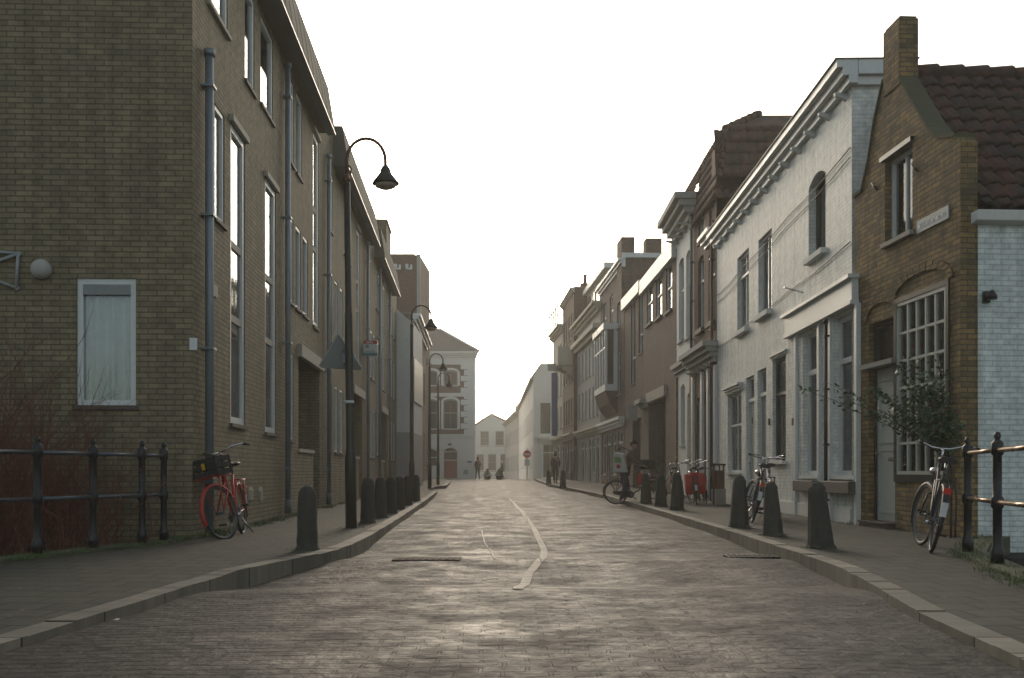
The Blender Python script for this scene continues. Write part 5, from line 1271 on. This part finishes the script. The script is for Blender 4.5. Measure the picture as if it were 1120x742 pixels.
def person(label, loc, yaw, J, coat='coat_dark', legs='jeans', hair='hair_brown', long_coat=False, cap=False):
    """J: joints in metres, local, x = forward"""
    e = empty('person', loc, yaw, label, 'person'); V = lambda k: Vector(J[k])
    pts = []; ed = []
    def add(co, r_): pts.append((Vector(co), r_)); return len(pts) - 1
    def chain(start, lst):
        p = start
        for co, r_ in lst: q = add(co, r_); ed.append((p, q)); p = q
        return p
    pel = add(V('pelvis'), .11)
    ch = chain(pel, [(V('pelvis').lerp(V('chest'), .5), .11), (V('chest'), .125), (V('neck'), .052)])
    up_ = (V('head') - V('neck')).normalized()
    chain(ch, [(V('neck') + up_ * .05, .05), (V('head') - up_ * .045 + Vector((.02, 0, 0)), .062), (V('head') + up_ * .02, .082), (V('head') + up_ * .075, .07)])
    for s_ in ('l', 'r'):
        sg = 1 if s_ == 'l' else -1
        sh = chain(3 - 1, [(V('sh' + s_), .055), (V('el' + s_), .04), (V('wr' + s_), .026)])
        d = (V('wr' + s_) - V('el' + s_)).normalized(); pal = chain(sh, [(V('wr' + s_) + d * .05, .03)])
        side_ = d.cross(Vector((0, 0, 1))); side_ = side_.normalized() if side_.length > .1 else Vector((0, 1, 0)); dn = d.cross(side_).normalized()
        if dn.z > 0: dn = -dn
        for f_, ln in ((-.028, .055), (-.01, .068), (.01, .064), (.027, .05)):
            b0 = V('wr' + s_) + d * .075 + side_ * f_; chain(pal, [(b0, .0095), (b0 + d * ln * .6, .0085), (b0 + d * ln + dn * .02, .007)])
        b0 = V('wr' + s_) + d * .03 + side_ * (.035 * sg); chain(pal, [(b0, .011), (b0 + d * .03 + side_ * .015 * sg, .009)])
        chain(pel, [(V('hip' + s_), .078), (V('kn' + s_), .052), (V('an' + s_), .036), (V('an' + s_) + Vector((.03, 0, -.05)), .036), (V('an' + s_) + Vector((.15, 0, -.06)), .03)])
    skin_obj('body', pts, ed, 'skin', e)
    # coat
    pts.clear(); ed.clear(); low = V('pelvis') + Vector((0, 0, -.12 if long_coat else -.03))
    a = add(low, (.17, .16)); chain(a, [(V('pelvis'), (.155, .15)), (V('pelvis').lerp(V('chest'), .55), (.15, .14)), (V('chest'), (.165, .14)), (V('neck') - up_ * .0, .07)])
    for s_ in ('l', 'r'):
        chain(3, [(V('sh' + s_), .08), (V('sh' + s_).lerp(V('el' + s_), .5), .064), (V('el' + s_), .06), (V('el' + s_).lerp(V('wr' + s_), .5), .052), (V('wr' + s_), .043)])
    skin_obj('jacket', pts, ed, coat, e, root=1)
    pts.clear(); ed.clear(); a = add(V('pelvis'), (.13, .125))
    for s_ in ('l', 'r'): chain(a, [(V('hip' + s_) + Vector((0, 0, -.05)), .095), (V('hip' + s_).lerp(V('kn' + s_), .5), .085), (V('kn' + s_), .068), (V('kn' + s_).lerp(V('an' + s_), .5), .06), (V('an' + s_) + Vector((0, 0, .03)), .052)])
    skin_obj('trousers', pts, ed, legs, e)
    for s_ in ('l', 'r'):
        A = V('an' + s_); sh_ = skin_obj('shoe', [(A + Vector((-.03, 0, -.03)), .045), (A + Vector((.05, 0, -.05)), (.042, .045)), (A + Vector((.17, 0, -.062)), (.03, .042))], [(0, 1), (1, 2)], 'shoe', e)
    # hair, face details
    h = V('head'); mb = MB(); f = Vector(J.get('face', (1, 0, 0))).normalized(); sd_ = Vector((0, 0, 1)).cross(f).normalized(); u_ = f.cross(sd_)
    hp = skin_obj('hair', [(h + up_ * .055 - f * .02, .085), (h + up_ * .095 - f * .01, .07), (h - f * .055, .07), (h - f * .06 - up_ * .06, .05)], [(1, 0), (0, 2), (2, 3)], hair, e)
    mb = MB(); n0 = h + f * .088
    mb.prism([n0 + u_ * .01 + sd_ * .006, n0 + u_ * .01 - sd_ * .006, n0 - u_ * .03 - sd_ * .014 + f * .01, n0 - u_ * .03 + sd_ * .014 + f * .01], f * .014); mb.build('nose', 'skin', e, bevel=.004)
    mb = MB()
    for k_ in (-1, 1): mb.lathe([(.0005, -.008), (.009, 0), (.0005, .008)], 8, M=Matrix.Translation(h + f * .078 + sd_ * .03 * k_ + u_ * .012))
    mb.build('eyes', 'paint_dark', e)
    mb = MB(); mb.tube([h + f * .08 + sd_ * .02 - u_ * .055, h + f * .087 - u_ * .057, h + f * .08 - sd_ * .02 - u_ * .055], .005, 6); mb.build('mouth', 'paint_oxide', e)
    mb = MB()
    for k_ in (-1, 1): mb.lathe([(.0005, -.028), (.014, -.01), (.016, .012), (.0005, .026)], 8, M=Matrix.Translation(h + sd_ * .083 * k_))
    mb.build('ears', 'skin', e)
    return e
# delivery cyclist standing over a bicycle at the right kerb
Y = 28.0; gy_ = g(Y) - .08
bk = bicycle('loaded dark delivery bicycle held across the kerb by the cyclist', 'bicycle', 'bike_black', (2.95, 28.25, gy_), R(-10), lean=R(3), steer=R(-12), rackc='copper_brown', stand=False, guard='bike_black'); bk['group'] = 'parked bicycles'
del bk['group']
J = dict(pelvis=(.02, 0, .96), chest=(.16, 0, 1.34), neck=(.22, 0, 1.52), head=(.28, -.0, 1.66), face=(.8, -.3, -.35), shl=(.18, .19, 1.44), shr=(.18, -.19, 1.44), ell=(.40, .24, 1.22), elr=(.38, -.25, 1.18), wrl=(.58, .22, 1.12), wrr=(.56, -.24, 1.10), hipl=(0, .1, .9), hipr=(0, -.1, .9), knl=(.1, .15, .5), knr=(.05, -.17, .5), anl=(.0, .17, .09), anr=(-.08, -.2, .09))
pc = person('person in dark jacket bending over handlebars astride a bicycle, white bag on back', (3.17, 28.22, gy_ + .0), R(-12), J, coat='coat_brown', legs='jeans')
e = empty('shoulder_bag', (3.12, 28.0, gy_ + 1.0), R(-20), "white courier bag with green and red patches on the cyclist's back", 'bag')
mb = MB(); mb.prism([(-.24, -.02, -.1), (.16, -.02, -.1), (.08, -.02, .42), (-.22, -.02, .48)], (0, -.22, 0)); mb.build('body', 'bag_white', e, bevel=.03)
mb = MB(); mb.prism([(-.19, -.245, .18), (.02, -.245, .16), (-.01, -.245, .32), (-.17, -.245, .34)], (0, .01, 0)); mb.build('green_patch', 'bag_green', e)
mb = MB(); mb.lathe([(.06, 0), (.06, .01)], 16, M=Matrix.Translation((-.07, -.24, .07)) @ Matrix.Rotation(R(90), 4, 'X')); mb.build('red_patch', 'sign_red', e)
mb = MB(); mb.tube([(-.2, -.1, .46), (-.05, .05, .62), (.2, .1, .5), (.3, 0, .2), (.14, -.1, 0)], .018, 6); mb.build('strap', 'coat_dark', e)
e = empty('handlebar_bag', (3.84, 28.05, gy_ + .98), R(-10), 'dark padded bag resting on the delivery bicycle handlebars', 'bag')
mb = MB(); mb.box(-.24, .22, -.17, .17, .0, .26); mb.build('body', 'coat_dark', e, bevel=.06)
mb = MB(); mb.box(-.22, .2, -.16, .16, .262, .285); mb.build('flap', 'crate_black', e, bevel=.01)
e = empty('grocery_bag', (3.62, 27.92, gy_ + .55), R(-10), 'small red bag hanging from the delivery bicycle frame', 'bag')
mb = MB(); mb.prism([(-.12, -.06, 0), (.12, -.06, 0), (.1, -.06, .32), (-.1, -.06, .32)], (0, -.12, 0)); mb.build('body', 'fabric_red', e, bevel=.03)
mb = MB(); mb.tube([(-.08, -.12, .3), (-.05, -.1, .42), (.05, -.1, .42), (.08, -.12, .3)], .008, 6); mb.build('handle', 'coat_dark', e)
walk = dict(pelvis=(0, 0, .93), chest=(.02, 0, 1.28), neck=(.02, 0, 1.47), head=(.04, 0, 1.6), shl=(.02, .18, 1.4), shr=(.02, -.18, 1.4), ell=(-.06, .22, 1.14), elr=(.08, -.22, 1.14), wrl=(.04, .2, .92), wrr=(.2, -.2, .98), hipl=(0, .09, .88), hipr=(0, -.09, .88), knl=(.12, .09, .5), knr=(.0, -.09, .48), anl=(.2, .09, .1), anr=(-.2, -.09, .12))
Y = 76; person('distant pedestrian in long dark coat walking away before the white gabled house', ((522.5 - CX) * Y / FPX, Y, g(Y) - .08), R(110), walk, coat='coat_dark', legs='jeans', long_coat=True)
Y = 56; person('dark-coated pedestrian walking on the right pavement past the small bollard', ((607.5 - CX) * Y / FPX, Y, g(Y)), R(80), walk, coat='coat_dark', legs='coat_dark', long_coat=True)
Y = 90; person('distant person with pale scarf crossing the square, half hidden by the road crest', ((549 - CX) * Y / FPX, Y, g(Y) - .15), R(180), walk, coat='coat_brown', legs='coat_dark', hair='curtain_white')
# dark peaked planters on the square
pl0 = None
for px, lab in ((533, 'low dark peaked shrub in a tub before the white gabled house'), (546, 'low dark shrub in a tub beside the distant crossing person')):
    Y = 80; x = (px - CX) * Y / FPX
    if pl0 is None:
        pl0 = empty('potted_shrub', (0, 0, 0)); mb = MB(); mb.lathe([(.22, 0), (.3, .32), (.31, .34), (.27, .34)], 14); mb.build('tub', 'paint_dark', pl0)
        mb = MB(); random.seed(5)
        for i in range(260):
            h = random.random() ** 1.3; a = random.uniform(0, 6.28); rr = (.34 * (1 - h) + .03) * math.sqrt(random.random()); p = Vector((rr * math.cos(a), rr * math.sin(a), .34 + h * .5)); d1 = Vector((random.uniform(-1, 1), random.uniform(-1, 1), random.uniform(-.3, 1))).normalized() * .06; d2 = d1.cross(Vector((random.random(), random.random(), .3))).normalized() * .03
            mb.quad([p, p + d1 + d2, p + d1 * 2, p + d1 - d2])
        mb.build('foliage', 'leaf_dark', pl0, recalc=False)
        k_ = pl0
    else: k_ = copy_tree(pl0)
    k_.location = (x, Y, g(Y) - .1); tag(k_, lab, 'potted plant', 'potted shrubs on the far square')

# ================================================================== plants
random.seed(11)
# red-twigged bush behind the left railing
def twig(mb, p, d, L_, r0, depth):
    pts = [p.copy()]; q = p.copy(); dd = d.copy(); n = 5
    for i in range(n):
        dd = (dd + Vector((random.uniform(-.22, .22), random.uniform(-.22, .22), random.uniform(-.10, .14)))).normalized(); q = q + dd * L_ / n; pts.append(q.copy())
    mb.tube(pts, [r0 * (1 - .75 * i / n) for i in range(n + 1)], 3, cap=False)
    if depth:
        for i in range(random.randint(2, 4)):
            t = random.randint(1, n); nd = (dd + Vector((random.uniform(-.9, .9), random.uniform(-.7, .7), random.uniform(-.2, .5)))).normalized(); twig(mb, pts[t], nd, L_ * random.uniform(.35, .6), r0 * .55, depth - 1)
e = empty('bush', (-5.6, 10.9, -.35), 0, 'leafless bush of dense dark red twigs behind the left bridge railing', 'bush')
mb = MB()
for i in range(250):
    bx = random.uniform(-1.3, 1.15); by = random.uniform(-.8, .75); hgt = 1.9 - .5 * max(0, bx + .3) 
    if bx > 2: pass
    a = Vector((random.uniform(-.35, .5), random.uniform(-.3, .3), 1)).normalized(); twig(mb, Vector((bx, by, -.1)), a, max(.6, hgt) * random.uniform(.65, 1.12), .011, 2)
mb.build('twigs', 'twig_red', e, recalc=False)
mb = MB()
for i in range(22): bx = random.uniform(-2.4, .8); by = random.uniform(-.6, .6); mb.tube([(bx, by, -.3), (bx + random.uniform(-.1, .1), by, .1), (bx + random.uniform(-.2, .2), by, .4)], [.02, .015, .009], 5)
mb.build('stems', 'bark', e)
# climbing rose by the multi-pane window
e = empty('rose_shrub', (5.55, 12.35, 0), 0, 'straggly climbing rose with orange hips in front of the multi-pane window', 'shrub')
stm = MB(); lf = MB(); bry = MB()
def toP(px, py, Y): return Vector(((px - CX) * Y / FPX, Y, EYE + (HY - py) * Y / FPX)) - Vector((5.55, 12.35, 0))
root = toP(1040, 590, 12.25)
ends = [(875, 425, 13.3), (905, 418, 13.2), (930, 440, 13.0), (945, 418, 12.9), (960, 428, 12.8), (972, 455, 12.7), (985, 400, 12.6), (1000, 395, 12.6), (1000, 430, 12.5), (1012, 412, 12.4), (1022, 440, 12.3), (1030, 420, 12.2), (1042, 450, 12.1), (1050, 468, 12.0), (1010, 470, 12.3), (995, 460, 12.5), (1035, 480, 12.1), (1005, 448, 12.4), (1020, 460, 12.2), (988, 440, 12.6), (1028, 400, 12.3), (1015, 432, 12.4)]
def leaf(p, s_=.032):
    d = Vector((random.uniform(-1, 1), random.uniform(-1, 1), random.uniform(-.8, .3))).normalized() * s_; w2 = d.cross(Vector((random.uniform(-1, 1), random.uniform(-1, 1), random.uniform(-1, 1)))).normalized() * s_ * .42
    lf.quad([p, p + d * .6 + w2, p + d * 1.5, p + d * .6 - w2], 0)
hub = toP(1036, 500, 12.2)
stm.tube([root, root.lerp(hub, .5) + Vector((.03, 0, 0)), hub], [.018, .014, .012], 6)
stm.tube([root + Vector((.05, 0, 0)), root.lerp(hub, .5) + Vector((.09, 0, 0)), hub + Vector((.04, 0, .1))], [.014, .012, .008], 6)
for i, (px, py, Yy) in enumerate(ends):
    E_ = toP(px, py, Yy); mid = hub.lerp(E_, .5) + Vector((0, -.05, .10)); pts = []
    for k_ in range(9):
        t = k_ / 8; pts.append(hub * (1 - t) ** 2 + mid * 2 * t * (1 - t) + E_ * t * t + Vector((random.uniform(-.015, .015), 0, random.uniform(-.015, .015))))
    stm.tube(pts, [.008 * (1 - .7 * k_ / 8) for k_ in range(9)], 4)
    n = 110 if i > 3 else 40
    for q in range(n):
        t = random.uniform(.30 if i > 4 else .35, 1.02) ; k_ = min(7, int(t * 8)); c = pts[k_].lerp(pts[k_ + 1], t * 8 - k_) + Vector((random.gauss(0, 1), random.gauss(0, .7), random.gauss(0, 1))) * (.055 if i > 4 else .03); leaf(c, random.uniform(.032, .055))
    for q in range(2 if i > 4 else 0):
        c = pts[random.randint(4, 8)] + Vector((random.uniform(-.05, .05), -.05, random.uniform(-.05, .05))); bry.lathe([(.0005, -.009), (.009, -.003), (.009, .004), (.0005, .01)], 7, c=c)
stm.build('stems', 'bark', e); lf.build('leaves', 'leaf_green', e, recalc=False); bry.build('rose_hips', 'berry', e)
# weeds and grass along walls, ledges and bollards
random.seed(2); mb = MB()
def tuft(x, y, z, n, s_, spread=.06):
    for i in range(n):
        p = Vector((x + random.gauss(0, spread), y + random.gauss(0, spread), z)); d = Vector((random.uniform(-.6, .6), random.uniform(-.6, .6), 1)).normalized() * s_ * random.uniform(.5, 1.2); w2 = Vector((random.uniform(-1, 1), random.uniform(-1, 1), 0)).normalized() * s_ * .09
        mb.quad([p - w2, p + w2, p + d])
        
for i in range(260):
    y = random.uniform(12.2, 24) if random.random() < .7 else random.uniform(24, 44); x = -3.87 - .041 * (y - 12.05) + .04 + abs(random.gauss(0, .07))
    if not (19.4 < y < 22.2): tuft(x, y, g(y), random.randint(6, 16), .09 if y > 13 else .12)
for i in range(150):
    y = random.uniform(7.5, 12); x = interp(OL, y) + random.uniform(-.05, .22); tuft(x, y, .05, 8, .05, .05)
for i in range(120):
    y = random.uniform(6.5, 12.2); x = interp(OR, y) + random.uniform(-.28, .08); tuft(x, y, .05, 8, .05, .05)
for i in range(70):
    t = random.random(); y = 12.3 + 3.2 * t; x = 5.85 - .158 * (y - 12.2) - abs(random.gauss(0, .06)) - .02; tuft(x, y, .0, 9, .10 if random.random() < .4 else .06)
for i in range(40):
    y = random.uniform(15.6, 26); x = 5.05 + .018 * y - .03 - abs(random.gauss(0, .03)); tuft(x, y, 0, 7, .06, .04)
for (x, y) in [(-2.2, 10.7), (-2.36, 16.3), (-2.4, 18.2), (3.38, 10.9), (3.43, 13.1), (3.43, 15.05), (-2.39, 14.8)]:
    for i in range(9): a = random.uniform(0, 6.28); tuft(x + .17 * math.cos(a), y + .17 * math.sin(a), 0, 6, .035, .03)
tag(mb.build('grass', 'grass_blade', recalc=False), 'short grass and weeds in the joints along walls and kerbs', 'grass', kind='stuff')
# fallen leaves / debris near the kerbs
mb = MB()
for i in range(170):
    y = random.uniform(5, 22); sidee = random.random() < .5
    if sidee: x = interp(KL, y) + random.uniform(-1.2, .4)
    else: x = interp(KR, y) + random.uniform(-.4, 1.3)
    z = (g(y) + .006) if not (interp(KL, y) < x < interp(KR, y)) else roadz(x, y) + .006
    s_ = random.uniform(.01, .022); a = random.uniform(0, 6.28); c, d = math.cos(a) * s_, math.sin(a) * s_
    mb.quad([(x - c, y - d, z + .012), (x + d * .6, y - c * .6, z + .014), (x + c, y + d, z + .018), (x - d * .6, y + c * .6, z + .015)])
tag(mb.build('debris', 'wood_brown', recalc=False), 'scattered brown leaf debris along both kerbs', 'debris', kind='stuff')

# ================================================================== haze
mb = MB(); mb.box(-320, 320, -30, 420, -3.2, 19)
hz = mb.build('haze', 'water'); m = bpy.data.materials.new('haze'); m.use_nodes = True; t = m.node_tree; t.nodes.clear()
pv = N(t, 'ShaderNodeVolumePrincipled'); pv.inputs['Color'].default_value = (1, .94, .84, 1); pv.inputs['Density'].default_value = .0023; pv.inputs['Anisotropy'].default_value = .3
out = N(t, 'ShaderNodeOutputMaterial'); L(t, pv.outputs[0], out.inputs['Volume']); hz.data.materials.clear(); hz.data.materials.append(m)
hz.display_type = 'WIRE'; tag(hz, 'thin warm haze filling the street', 'haze', kind='stuff')
